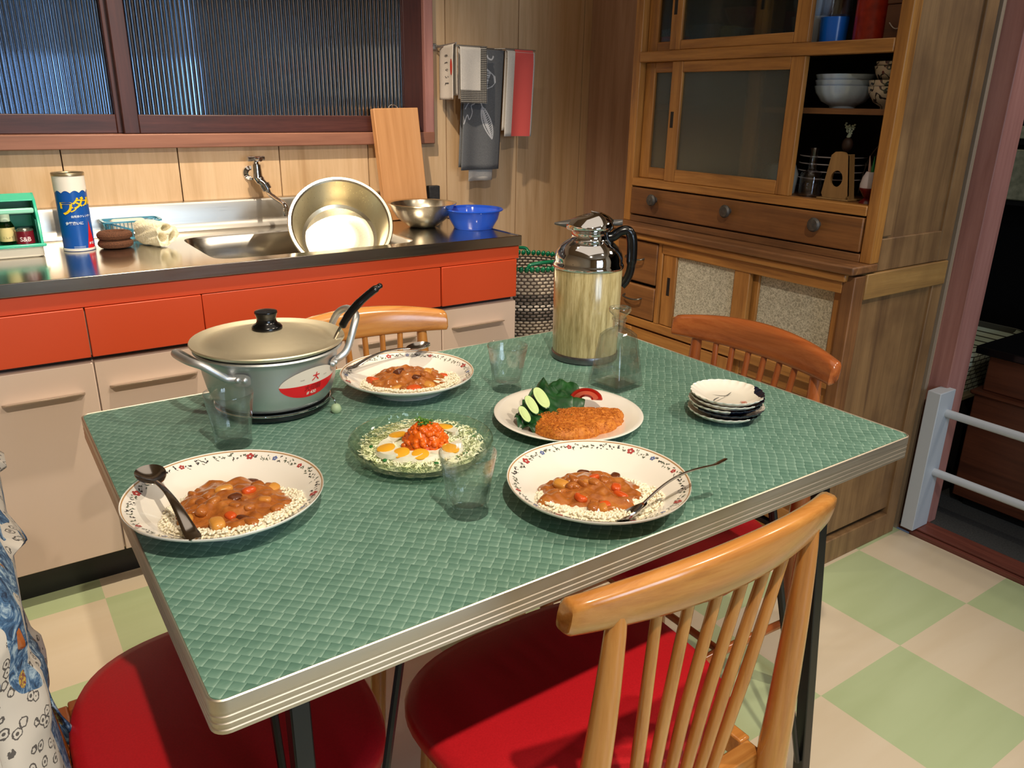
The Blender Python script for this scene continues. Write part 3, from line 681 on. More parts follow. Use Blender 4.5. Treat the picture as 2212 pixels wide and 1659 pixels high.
part('upright', MB().box(-.2, .16, .43, .45, 0, 1.75), plain('black_shelf', '07080a', .7), sh)
part('upright', MB().box(-.2, .16, -.60, -.58, 0, 1.75), plain('black_shelf', '07080a', .7), sh)
STN = speck('pale_stone_paper', '6f7460', '9a9c86', 40, .7, 0)
tag(part('patterned_box', MB().box(-.15, .12, -.25, .17, 0, .165), STN, bevel=.004), 'grey green mottled box on the lower shelf of the adjoining room', 'box', loc=(3.12, 1.2, .9005))
tag(part('patterned_box', MB().box(-.15, .12, -.22, .18, 0, .04).box(-.14, .12, -.2, .12, .04, .075), STN, bevel=.003), 'flat mottled folding box on the upper shelf of the adjoining room', 'box', loc=(3.12, 1.2, 1.1005))
tag(part('blue_folder', MB().box(-.01, .01, -.06, .09, 0, .145), plain('steel_blue_board', '4b6d8c', .6), bevel=.001), 'blue grey board standing on the shelf in the adjoining room', 'board', loc=(3.26, 1.36, 1.1005))
tag(part('red_box', MB().box(-.1, .1, -.08, .09, 0, .12), plain('red_paper', 'c23a28', .5), bevel=.002), 'red box at the top of the shelf in the adjoining room', 'box', loc=(3.12, 1.3, 1.4005))
# ================================================================ things on the sink
# tap
fc = thing('tap', 'chrome wall tap with cross handle over the sink', 'tap', (.775, 2.5995, .965))
part('wall_flange', MB().lathe([(0, 0), (.024, 0), (.022, .006), (.012, .011), (.011, .02), (0, .02)], 28).xf(Matrix.Rotation(pi/2, 4, 'X')), CHROME, fc)
part('body', MB().tube(smooth_path([(0, -.018, 0), (.002, -.05, 0), (.004, -.062, -.004)], 4), .0135, 16).tube([(.004, -.06, .030), (.004, -.06, -.010)], [.0145, .0175], 16).tube(smooth_path([(.004, -.06, -.006), (.012, -.066, -.020), (.022, -.078, -.034)], 5), [.015]*6+[.0125]*5, 14), CHROME, fc)
part('collar', MB().tube([(.020, -.076, -.030), (.027, -.082, -.046)], [.0165, .0145], 14).tube([(.026, -.082, -.046), (.030, -.086, -.058)], [.008, .0075], 12), CHROME, fc)
part('spout', MB().tube(smooth_path([(.028, -.086, -.054), (.030, -.10, -.060), (.038, -.135, -.072), (.044, -.165, -.080), (.046, -.178, -.088), (.046, -.18, -.104), (.046, -.18, -.116)], 5), [.0075]*24+[.0088]*7, 14), CHROME, fc)
h = part('cross_handle', MB().lathe([(0, .026), (.010, .026), (.008, .036), (.006, .042), (.0095, .045), (.0085, .052), (0, .053)], 20, c=(.004, -.06, 0)), CHROME, fc)
for a in (0.25, pi/2+.25):
    part('handle_bar', MB().tube([(.004-.029*cos(a), -.06-.029*sin(a), .047), (.004+.029*cos(a), -.06+.029*sin(a), .047)], .0075, 12), CHROME, h, .001)
# aluminium washbasin leaning in the sink
bs = thing('washbasin', 'large aluminium washbasin leaning on its side in the sink', 'basin', (.893, 2.165, .853)); bs.scale = (.90, .90, .90)
nrm = Vector((-.26, -.78, .57)).normalized(); zax = nrm; xax = Vector((0, 0, 1)).cross(zax).normalized(); yax = zax.cross(xax)
bs.rotation_euler = Matrix((xax, yax, zax)).transposed().to_euler()
part('shell', MB().lathe([(0, -.112), (.112, -.112), (.124, -.106), (.131, -.09), (.148, -.02), (.152, -.004), (.156, .0), (.163, .0), (.165, -.003), (.1655, .001), (.163, .004), (.155, .004), (.150, .0), (.146, -.02), (.129, -.088), (.122, -.104), (.111, -.1095), (.098, -.1085), (.07, -.1095), (.066, -.1085), (.04, -.1095), (0, -.1095)], 72), steel('basin_aluminium', 'e0d8c0', .30, 2, .1), bs, smooth=30)
# board
cbd = thing('cutting_board', 'tall wooden cutting board leaning against the window frame', 'cutting board', (1.262, 2.49, .8015))
cbd.rotation_euler = (radians(-8.4), 0, 0)
part('board', MB().box(-.075, .090, -.014, .014, 0, .365), wood('board_wood', 'b07a4a', 'c8915e', 'd29d6c', 'z', .5, .4, 0), cbd, .002)
cbd.rotation_euler = (radians(-8.0), radians(-1.5), 0)
part('hanging_ring', MB().tube([(.004+.017*cos(a*pi/10), 0, .365+.012*sin(a*pi/10)) for a in range(0, 11)], .0014, 8), plain('ring_wire', '9c9890', .3, .9), cbd)
tag(part('black_block', MB().box(-.022, .022, -.012, .012, 0, .062), speck('dark_stone', '1b1b1d', '2e2d2e', 90, .7), bevel=.003), 'small black block standing in the corner behind the cutting board', 'block', loc=(1.408, 2.548, .8415))
tag(part('block_rest', MB().box(-.03, .03, -.013, .013, 0, .04), plain('dark_rest', '3a3430', .6), bevel=.002), 'dark rest under the small black block', 'block', loc=(1.408, 2.548, .8005))
tag(part('mixing_bowl', MB().lathe([(0, .001), (.040, .0), (.052, .006), (.082, .030), (.100, .060), (.104, .072), (.111, .074), (.1125, .077), (.110, .0775), (.102, .075), (.098, .060), (.080, .032), (.050, .0085), (0, .003)], 64), STEEL_B, smooth=40), 'shallow stainless mixing bowl on the worktop', 'bowl', loc=(1.238, 2.315, .8005))
cl = thing('plastic_bowl', 'small blue translucent plastic bowl at the end of the worktop', 'bowl', (1.372, 2.215, .8005))
part('bowl_shell', MB().lathe([(0, .006), (.058, .006), (.062, .0), (.064, .0), (.066, .006), (.080, .030), (.087, .058), (.086, .058), (.078, .030), (.064, .0085), (0, .0085)], 64), PLASTIC_BLUE, cl)
part('rim', MB().lathe([(.085, .056), (.095, .0575), (.097, .060), (.094, .0625), (.086, .061), (.085, .056)], 64), plain('blue_plastic_rim', '1f4fc0', .2, 0), cl)
# detergent can
dc = thing('cleanser_can', 'tall cylindrical cleanser can, white top over blue with yellow lettering', 'can', (.242, 2.392, .8005))
r = .0375
part('can_body', MB().lathe([(0, 0), (r+.001, 0), (r+.001, .005), (r, .006), (r, .196), (0, .196)], 64), plain('can_blue', '0b4fa3', .3), dc)
m = MB(); R0 = []; R1 = []
for i in range(144):
    a = 2*pi*i/144
    zz = .150+.006*abs(sin(a*5.5)) ; R0.append(((r+.0006)*cos(a), (r+.0006)*sin(a), zz)); R1.append(((r+.0006)*cos(a), (r+.0006)*sin(a), .196))
m.rings([R0, R1], cap0=False, cap1=False)
part('white_band', m, plain('can_white', 'e3dfd6', .4), dc)
part('lid', MB().lathe([(r+.0012, .192), (r+.0016, .198), (r+.0006, .200), (r-.002, .199), (r-.003, .196), (0, .196)], 64), plain('can_lid_metal', 'b8a888', .3, .8), dc)
part('base_rim', MB().lathe([(r, 0), (r+.0015, .001), (r+.0015, .006), (r, .007)], 64), plain('can_rim_white', 'd8d4cc', .4), dc)
va = atan2(-2.392, -.242)+radians(2)
def cyl(rr, a0, z0, sgn=1):
    return lambda x, y: (rr*cos(a0+x/rr), rr*sin(a0+x/rr), z0+y)
m = MB()
text(m, 'ワ', .040, cyl(r+.001, va-.46, .098), 0, .03)
text(m, 'ン', .020, cyl(r+.001, va-.02, .103), 0, .03)
text(m, 'ダ', .031, cyl(r+.001, va+.34, .113), 0, .03)
text(m, 'フ', .020, cyl(r+.001, va+.76, .117), 0, .03)
text(m, 'ル', .022, cyl(r+.001, va+1.1, .120), 0, .06)
part('yellow_lettering', m, plain('can_yellow', 'e8c015', .4), dc, smooth=0)
LW = plain('can_letter_white', 'c9d6e6', .4)
part('small_lettering', text(MB(), '台所用クレンザー', .0068, cyl(r+.001, va+.45, .088), 0, .03), LW, dc, smooth=0)
part('small_lettering', text(MB(), '食器洗いに', .0088, cyl(r+.001, va-.1, .070), 0, .04), LW, dc, smooth=0)
m = MB()
for z in (.012, .0085): m.grid(lambda u, v: cyl(r+.001, va, z)(-.014+.028*u, .0008*v), 12, 1)
part('fine_print', m, LW, dc, smooth=0)
m = MB().grid(lambda u, v: cyl(r+.0008, va+.86, .006)((u-.5)*.026*(1-v), v*.072), 10, 6)
part('red_wedge', m, plain('can_red', 'cf1f26', .4), dc)
m = MB(); text(m, '虹印', .008, cyl(r+.0014, va+.86, .016), 0, .02)
part('small_lettering', m, plain('can_letter_white', 'c9d6e6', .4), dc, smooth=0)
# soap basket
sb = thing('soap_basket', 'blue plastic openwork soap basket against the splashback', 'basket', (.395, 2.508, .8005))
BLU = plain('blue_grey_plastic', '4f97b4', .25)
m = MB()
R = [[(x*k, y*k, z) for x, y in rrect(.074, .038, .014)] for k, z in ((.86, .020), (.98, .050), (1.06, .052), (1.06, .055), (.96, .055), (.93, .050), (.83, .020))]
m.rings([[(x*1.06, y*1.1, z) for x, y in rrect(.074, .038, .014)] for z in (.051, .0555)]+[[(x*.97, y*.95, z) for x, y in rrect(.074, .038, .014)] for z in (.0555, .051)], cap0=False, cap1=False)
P = rrect(.066, .033, .012, 4)
for i, (x, y) in enumerate(P):
    x2, y2 = P[(i+3) % len(P)]
    m.tube([(x, y, .006), (x2*1.09, y2*1.09, .051)], .0012, 5); m.tube([(x2, y2, .006), (x*1.09, y*1.09, .051)], .0012, 5)
for k in range(14):
    x = -.060+.120*k/13
    for s_ in (-1, 1): m.tube([(x, s_*.033, .006), (x*1.08, s_*.037, .051)], .0012, 5)
m.rings([[(x, y, z) for x, y in rrect(.067, .034, .012)] for z in (.003, .009)])
part('openwork', m, BLU, sb)
for sx in (-1, 1):
    for sy in (-1, 1): part('foot', MB().lathe([(0, 0), (.005, 0), (.006, .004), (0, .004)], 10, c=(sx*.05, sy*.022, 0)), BLU, sb)
tag(part('soap_bar', MB().rings([[(x*k, y*k, z) for x, y in rrect(.046, .024, .012)] for k, z in ((.9, 0), (1, .006), (1, .026), (.9, .032))]), plain('soap_white', 'e6ded0', .5), bevel=.002), 'white bar of soap lying in the blue basket', 'soap', loc=(.388, 2.508, .824))
# tawashi scrubber
def bristly(rx, ry, rz_, c, n, ln, wd, mb, flat=1):
    for i in range(n):
        a = rnd.uniform(0, 2*pi); t = rnd.gauss(0, .45); t = max(-1.3, min(1.3, t))
        d = Vector((cos(a)*cos(t), sin(a)*cos(t), sin(t)))
        p = Vector((c[0]+d.x*rx*.88, c[1]+d.y*ry*.88, c[2]+d.z*rz_*.9)); e = p+Vector((d.x+rnd.uniform(-.5, .5), d.y+rnd.uniform(-.5, .5), d.z*.6+rnd.uniform(-.3, .3))).normalized()*ln
        if e.z < c[2]-rz_: e.z = c[2]-rz_+.0002
        sd = Vector((-d.y, d.x, rnd.uniform(-1, 1))).normalized()*wd
        mb.add([p-sd, p+sd, e], [(0, 1, 2)])
tw = thing('scrubbing_brush', 'brown palm fibre scrubbing brush on the worktop', 'brush', (.328, 2.372, .8005))
m = MB()
for z in (.0125, .0345):
    m.grid(lambda u, v: ((.031+.0135*cos(2*pi*v))*cos(2*pi*u), (.025+.0135*cos(2*pi*v))*sin(2*pi*u), z+.0115*sin(2*pi*v)), 36, 12)
    bristly(.044, .038, .012, (0, 0, z), 3200, .0075, .00030, m)
m.ell((0, 0, .022), (.024, .018, .014), 14, 8)
part('fibre', m, speck('palm_fibre', '3d2214', '6e4328', 500, .85, .6, .001), tw, smooth=0)
part('wire', MB().tube([(.034*cos(2*pi*i/30), .028*sin(2*pi*i/30), .0235) for i in range(31)], .0009, 6), plain('tie_wire', '8c8478', .3, .9), tw)
# luffa
lf = thing('luffa_sponge', 'pale dried luffa sponge lying on the worktop', 'sponge', (.430, 2.365, .8275))
lf.rotation_euler = (0, 0, radians(-66)); lf.scale = (1.25, 1.25, 1.22); lf.location.z = .8345; LUF = speck('luffa', 'eadfb8', 'faf2d8', 260, .9, 1.0, .002)
Rr = []; NJ = 60
def lr(a, u): return (.0265+.0035*cos(3*a)+.0012*sin(9*a+u*9))*(.93+.10*sin(pi*min(1, u*1.05)))
outr = []
for i in range(15):
    u = i/14; outr.append([(-.040+.080*u, lr(2*pi*j/NJ, u)*cos(2*pi*j/NJ)*1.08, lr(2*pi*j/NJ, u)*sin(2*pi*j/NJ)) for j in range(NJ)])
# end face with three cavities: heightfield disc
m = MB().rings(outr, cap0=True, cap1=False)
def endf(u, v):
    a = 2*pi*v; rr = lr(a, 1)*u; dep = 0
    y, z = rr*cos(a)*1.08, rr*sin(a)
    for k in range(3):
        ca = 2*pi*k/3+pi/2; cy_, cz_ = .0135*cos(ca), .0135*sin(ca)
        d = sqrt(((y-cy_)*sin(ca)*-1+(z-cz_)*cos(ca))**2/.0095**2+((y-cy_)*cos(ca)+(z-cz_)*sin(ca))**2/.0062**2)
        dep = max(dep, 1/(1+math.exp((d-1)*9)))
    return (.040-.030*dep+.003*(1-u*u)+rnd.uniform(-.0004, .0004), y, z)
m.grid(endf, 26, NJ*2)
part('luffa_body', m, LUF, lf, smooth=60)
# turquoise spice rack at the left edge
sr = thing('spice_case', 'turquoise plastic spice case with an open hood at the left end of the worktop', 'case', (.02, 2.39, .8005)); sr.scale = (1, 1, .92)
TQ = plain('turquoise_plastic', '35b594', .25); TQD = plain('green_case_inside', '0f7258', .35)
part('base_tray', MB().rings([[(x*k, y*k, z) for x, y in rrect(.135, .065, .012)] for k, z in ((.96, 0), (1, .003), (1, .028), (.96, .030))]), plain('cream_plastic', 'd5cfc0', .35), sr)
m = MB(); fr = [(-.065, .030), (-.070, .036), (-.058, .105), (-.030, .150), (.010, .165), (.060, .150), (.065, .030)]
m.rings([[(x, y, z) for y, z in fr] for x in (.130, .137)])
m.rings([[(x, y, z) for y, z in fr] for x in (-.137, -.130)])
fo = [(-.030, .150), (.010, .165), (.060, .150), (.065, .030)]
for (a, b) in zip(fo[:-1], fo[1:]):
    m.add([(-.132, a[0], a[1]), (.132, a[0], a[1]), (.132, b[0], b[1]), (-.132, b[0], b[1]), (-.132, a[0]*.93, a[1]-.004), (.132, a[0]*.93, a[1]-.004), (.132, b[0]*.93, b[1]-.004), (-.132, b[0]*.93, b[1]-.004)],
          [(0, 1, 2, 3), (7, 6, 5, 4), (0, 4, 5, 1), (2, 6, 7, 3)])
part('hood', m, TQ, sr, .002)
part('front_lip', MB().box(-.142, .142, -.0745, -.062, .028, .037), TQ, sr, .003)
part('shelf_floor', MB().box(-.13, .13, -.062, .060, .0302, .033), TQD, sr, 0)
part('hood_band', MB().box(-.13, .128, -.062, -.050, .118, .132), plain('pale_mint_plastic', '8fd8bf', .3), sr, .004)
part('lining', MB().box(-.1295, .1295, .054, .0575, .034, .148).box(.1265, .1295, -.055, .054, .034, .10), TQD, sr, 0)
bo = thing('seasoning_bottle', 'small seasoning bottle with pale cap and yellow label in the turquoise case', 'bottle', (.083, 2.362, .8342))
part('bottle_body', MB().lathe([(0, 0), (.017, 0), (.018, .003), (.018, .042), (.014, .052), (.010, .056), (0, .056)], 28), glassm('greenish_bottle', '7d9a6a', .05, .3), bo)
part('cap', MB().lathe([(.0115, .054), (.012, .072), (.0105, .074), (0, .074)], 24), plain('cap_pale', 'b9cdb8', .4), bo)
part('paper_label', MB().lathe([(.0184, .006), (.0184, .040)], 40), plain('label_cream', 'd8c98c', .6), bo)
m = MB(); a0 = atan2(-2.362, -.083); text(m, 'こしょう', .006, cyl(.0188, a0+.05, .014)); m.lathe([(.0, 0)]*2+[(.004, 0)], 12) if 0 else None
part('lettering', m, plain('label_ink', '3c2f1c', .6), bo, smooth=0)
sc = thing('curry_powder_tin', 'dark red spice tin with white lettering in the turquoise case', 'tin', (.119, 2.340, .8342))
part('tin_body', MB().lathe([(0, 0), (.020, 0), (.021, .001), (.0205, .003), (.0205, .030), (.021, .032), (0, .032)], 36), plain('tin_dark_red', '6e0f22', .3), sc)
part('lid', MB().lathe([(.0205, .030), (.0208, .0345), (.014, .0355), (.013, .038), (0, .038)], 36), plain('tin_lid', 'a9a99c', .25, .9), sc)
m = MB(); text(m, 'S&B', .0155, cyl(.0210, atan2(-2.340, -.119)+.02, .0075), 0, .02)
part('lettering', m, plain('tin_letter', 'dcc9cc', .4), sc, smooth=0)

# ================================================================ towels on the rack
tr = thing('towel_rack', 'small metal towel rack with swinging arms on the panelled wall', 'towel rack', (1.45, 2.5995, 1.365))
WIRE = plain('rack_wire', 'b8b4ae', .3, .8)
part('bracket', MB().box(-.022, .006, -.006, 0, -.012, .012).box(-.018, .004, -.014, -.006, -.010, .010), plain('bracket_metal', 'b3b3b2', .3, .7), tr, .003)
for s_ in (-.012, -.004): part('screw', MB().lathe([(0, 0), (.002, 0), (.0015, .001), (0, .0012)], 10, c=(0, 0, 0)).xf(Matrix.Translation((s_, -.0142, .003)) @ Matrix.Rotation(pi/2, 4, 'X')), plain('screw_dark', '45413c', .4, .8), tr)
ARMS = [(-.035, -.135, .34), (.000, -.075, .34), (.30, -.105, .10)]
bars = []
def arm(p0, p1, r_=.0025):
    part('arm', MB().tube([p0, p1], r_, 10), WIRE, tr)
arm((.012, -.012, .003), (-.005, -.158, .006)); arm((-.004, -.012, -.002), (.020, -.128, .001)); arm((.020, -.128, .001), (.134, -.130, .001)); arm((0, -.012, .004), (.060, -.082, .0)); arm((.060, -.082, 0), (.234, -.074, 0)); 
arm((.228, -.105, .001), (.360, -.100, .0)); arm((.20, -.076, 0), (.228, -.105, .001))
part('hook', MB().tube(smooth_path([(.236, -.098, -.003), (.262, -.100, -.003), (.273, -.100, -.012), (.270, -.100, -.028), (.250, -.100, -.034), (.236, -.100, -.030)], 5), .002, 8), WIRE, tr)
def cloth(name, lab, cat, p0, p1, drop_f, drop_b, mat, amp=.003, waves=2.0, group=None, slant=0.0, parts=None, flare=0.0, gap=.006):
    """cloth folded over a bar from p0 to p1; local x along bar; two leaves"""
    p0 = Vector(p0); p1 = Vector(p1); L_ = (p1-p0).length; d = (p1-p0).normalized(); side = Vector((d.y, -d.x, 0))
    prof_ = []
    nb = 22
    def fn(u, v):
        # v: 0 = hem of the back leaf .. 1 = hem of the front leaf
        tot = drop_f+drop_b; s_ = v*tot
        if s_ < drop_b: h = -(drop_b-s_); off = -gap
        else: h = -(s_-drop_b); off = gap
        k = min(1, -h/.01); off *= (1-.0*k)
        if -h < .006: off *= sin(pi/2*(-h/.006))
        w_ = amp*sin(2*pi*waves*u+1.2*(off > 0))*min(1, -h/.05)*(1+(-h)/max(tot, .01))
        x = (u*L_)*(1+flare*(-h))+slant*(-h)
        return p0+d*x+side*(off+w_)+Vector((0, 0, h))
    return MB().grid(fn, 24, 40), fn
TW0 = Vector((1.45, 2.5995, 1.365))
def P3(x, y, z): return TW0+Vector((x, y, z))
W_CL = speck('white_cotton', 'cbc5bd', 'd8d2ca', 300, .9, .15)
# 1 white printed cloth
m, fn = cloth('a', '', '', P3(.016, -.024, .006), P3(-.004, -.150, .008), .178, .165, None, .003, 1, slant=0.02)
def cl_thing(name, lab, cat, m, mat, group=None, th=.0012):
    return tag(part(name, m, mat, smooth=80, solid=th, solid_off=0), lab, cat, group)
G = 'towels hanging on the rack'
def decal(fn, u0, v0, su, sv, off=.0016, front=True):
    e = 1e-3
    def f(x, y):
        u = u0+x*su; v = v0-y*sv
        p = Vector(fn(u, v)); a = Vector(fn(u+e, v))-p; b = Vector(fn(u, v+e))-p
        n = a.cross(b).normalized()
        if n.dot(Vector((-.5, -.85, 0))) < 0: n = -n
        return p+n*off
    return f
c1 = cl_thing('dish_towel', 'white cloth with black lettering and a red spot at the left end of the rack', 'towel', m, W_CL, G)
m2 = MB(); 
for k, ch in enumerate('手ぬぐい屋'): text(m2, ch, .55, decal(fn, .45, .60+.065*k, .45, .045), 0, .02)
part('black_print', m2, plain('print_black', '26262a', .8), c1, smooth=0)
m2 = MB(); f = decal(fn, .85, .70, 1, 1, .0018); NN = 20
m2.add([f(.13*cos(2*pi*i/NN), .075*sin(2*pi*i/NN)) for i in range(NN)], [tuple(range(NN))]); part('red_spot', m2, plain('print_red', 'c93a2a', .7), c1, smooth=0)
# 2 white cloth with black check border
m, fn = cloth('b', '', '', P3(.024, -.128, .002), P3(.128, -.130, .001), .182, .170, None, .0025, 1)
chk = NT('check_border'); x, y, z = chk.sep(chk.obj())
ux = chk.math('FRACT', chk.math('MULTIPLY', x, 170)); uz = chk.math('FRACT', chk.math('MULTIPLY', z, 170))
dk = chk.math('MAXIMUM', chk.math('GREATER_THAN', ux, .55), chk.math('GREATER_THAN', uz, .55))
chk.set(Base_Color=chk.mix(dk, lin('cdc7bd'), lin('25211f')), Roughness=.9)
c2 = cl_thing('dish_towel', 'white cloth with a black checked border, second from the left on the rack', 'towel', m, W_CL, G)
m2 = MB(); fb = decal(fn, 0, 0, 1, 1, .0014)
m2.grid(lambda u, v: fb(.78+.22*u, -(.485+.515*v)), 6, 24); m2.grid(lambda u, v: fb(.78*u, -(.88+.12*v)), 10, 4)
part('checked_border', m2, chk.m, c2, smooth=0)
# 3 grey printed tenugui
m, fn = cloth('c', '', '', P3(.070, -.084, .001), P3(.240, -.078, .001), .41, .40, None, .004, 1.4, slant=-.055)
def tenu():
    t = NT('grey_printed_cotton'); v = t.obj()
    t.set(Base_Color=t.ramp(t.noise(v, 300, 2), [(.3, '5f6164'), (.7, '6c6e72')]), Roughness=.9); return t.m
c3 = cl_thing('printed_towel', 'long grey cotton towel with white fern and mountain print on the rack', 'towel', m, tenu(), G)
m2 = MB(); f = decal(fn, 0, 0, 1, 1, .0016); V0 = .42/.815; VV = lambda s_: V0+s_*(1-V0)
def stroke(pts, w_):
    P = smooth_path([(a, b, 0) for a, b in pts], 5); n = len(P)
    for i in range(n-1):
        d = (P[i+1]-P[i]); d.normalize(); q = Vector((-d.y*.8, d.x, 0))*w_
        m2.add([f(P[i].x-q.x, -VV(P[i].y-q.y*.33)), f(P[i].x+q.x, -VV(P[i].y+q.y*.33)), f(P[i+1].x+q.x, -VV(P[i+1].y+q.y*.33)), f(P[i+1].x-q.x, -VV(P[i+1].y-q.y*.33))], [(0, 1, 2, 3)])
# fern leaf outline and veins
cxu, cs = .55, .58
LFp = []
for i in range(17):
    t_ = i/16; s_ = cs-.13+.28*t_; LFp.append((cxu-.05+.28*t_*.9, s_, .12*sin(pi*min(1, t_*1.02))**.7*.8))
for sg in (-1, 1): stroke([(a+sg*b, s_) for a, s_, b in LFp], .018)
stroke([(LFp[0][0]-.05, LFp[0][1]-.05), (LFp[4][0], LFp[4][1]), (LFp[10][0], LFp[10][1]), (LFp[16][0], LFp[16][1])], .016)
for i in range(2, 15):
    a, s_, b = LFp[i]
    for sg in (-1, 1): stroke([(a, s_+.012), (a+sg*b*.85, s_-.02)], .012)
stroke([(.02, .60), (.10, .52), (.16, .56), (.24, .50), (.20, .44), (.30, .42), (.28, .35), (.40, .34), (.50, .30)], .016)
stroke([(.04, .47), (.12, .42), (.22, .40), (.30, .34)], .014)
m2.add([f(a, -VV(s_)) for a, s_ in ((.40, .09), (.58, .13), (.76, .19), (.78, .24), (.70, .28), (.50, .31), (.40, .28))], [(0, 1, 2, 3, 4, 5, 6)])
stroke([(.55, .015), (.58, .04), (.66, .05), (.70, .02)], .022)
part('white_print', m2, plain('print_white', 'c3c4c8', .85), c3, smooth=0)
f3 = decal(fn, 0, 0, 1, 1, .0022); m3 = MB()
for (a, s_) in ((.42, .14), (.42, .18), (.42, .225)): m3.add([f3(a, -VV(s_)), f3(a+.20, -VV(s_+.015)), f3(a+.09, -VV(s_+.022)), f3(a+.24, -VV(s_+.035)), f3(a, -VV(s_+.032))], [(0, 1, 2, 3, 4)])
part('dark_print', m3, plain('print_dark', '1b1c20', .85), c3, smooth=0)
m, fn = cloth('c2', '', '', P3(.115, -.069, .0005), P3(.225, -.064, .0005), .450, .40, None, .003, 1.4, slant=-.055, gap=.002)
cl_thing('thin_white_towel', 'thin white towel showing its ragged hem below the grey printed towel', 'towel', m, W_CL, G)
# 4 red and white
m, fn = cloth('d', '', '', P3(.232, -.105, .002), P3(.355, -.100, .001), .295, .275, None, .004, 1.1, slant=-.05)
rw = NT('red_and_white_stripe'); 
t_ = rw; uvs = t_.sep(t_.obj((1, 1, 1)))
RW_R = plain('coral_red_cotton', 'dc5a54', .85)
c4 = cl_thing('striped_towel', 'white towel with a broad coral red stripe at the right end of the rack', 'towel', m, W_CL, G)
m2 = MB(); fb = decal(fn, 0, 0, 1, 1, .0015)
m2.grid(lambda u, v: fb(.28+.66*u, -(.4826+.0006+.516*v)), 10, 24)
part('red_stripe', m2, RW_R, c4)

# ================================================================ floor basket beside the sink
kb = thing('market_basket', 'round woven basket with green rims on a stool beside the sink', 'basket', (1.575, 2.19, .43))
def coil(name, c1, c2, scale):
    t = NT(name); x, y, z = t.sep(t.obj()); ang = t.math('ARCTAN2', y, x)
    row = t.math('FLOOR', t.math('MULTIPLY', z, 1/.011)); off = t.math('MULTIPLY', t.math('FLOORED_MODULO', row, 2.0), .5)
    fr_ = t.math('FRACT', t.math('ADD', t.math('MULTIPLY', ang, 8.0), off)); fz = t.math('FRACT', t.math('MULTIPLY', z, 1/.011))
    h = t.math('MULTIPLY', t.math('SINE', t.math('MULTIPLY', fr_, pi)), t.math('SINE', t.math('MULTIPLY', fz, pi)))
    t.set(Base_Color=t.mix(t.math('GREATER_THAN', h, .35), lin(c2), lin(c1)), Roughness=.6); t.bump(h, 1, .004); return t.m
CO1 = coil('coil_natural', 'b3a592', '4f4238', 8); CO2 = coil('coil_dark', '6b6058', '1d1814', 8); CO3 = coil('coil_light', 'c9bcae', '1f1a17', 8)
kr = lambda z: .155+.018*sin(pi*min(1, z/.26))
def band(z0, z1, mat, nm='woven_band', dr_=0):
    P = [(kr(z0+(z1-z0)*i/6)+dr_, z0+(z1-z0)*i/6) for i in range(7)]; P += [(a-.006, b) for a, b in P[::-1]]
    part(nm, MB().lathe(P+[P[0]], 64), mat, kb)
GRN = plain('green_vinyl_cord', '0b6a45', .25)
band(0, .02, GRN, 'base_band', .003); band(.02, .075, CO1); band(.075, .11, CO2); band(.11, .135, CO3); band(.135, .165, CO2); band(.165, .235, CO1)
m = MB()
for i in range(54):
    a = 2*pi*i/54; m.ell((kr(.25)*cos(a), kr(.25)*sin(a), .246), (.0085, .0085, .011), 8, 6, rot=Matrix.Rotation(.5, 3, 'X'))
part('rim', m, GRN, kb)
part('bottom', MB().lathe([(0, .003), (.15, .003), (.15, .006), (0, .006)], 32), CO1, kb)
for s_ in (-1, 1):
    part('handle', MB().tube(smooth_path([(-.085, s_*.125, .250), (-.08, s_*.13, .262), (-.03, s_*.145, .268), (.04, s_*.145, .266), (.085, s_*.135, .262), (.09, s_*.125, .250)], 5), .006, 10), GRN, kb)
st = thing('low_stool', 'dark low stool under the woven basket', 'stool', (1.575, 2.19, 0))
part('stool_top', MB().box(-.15, .15, -.15, .15, .405, .429), BLACKM, st, .004)
for sx in (-1, 1):
    for sy in (-1, 1): part('leg', MB().box(sx*.12-.012, sx*.12+.012, sy*.12-.012, sy*.12+.012, 0, .405), BLACKM, st, .001)
from mathutils import noise as MN
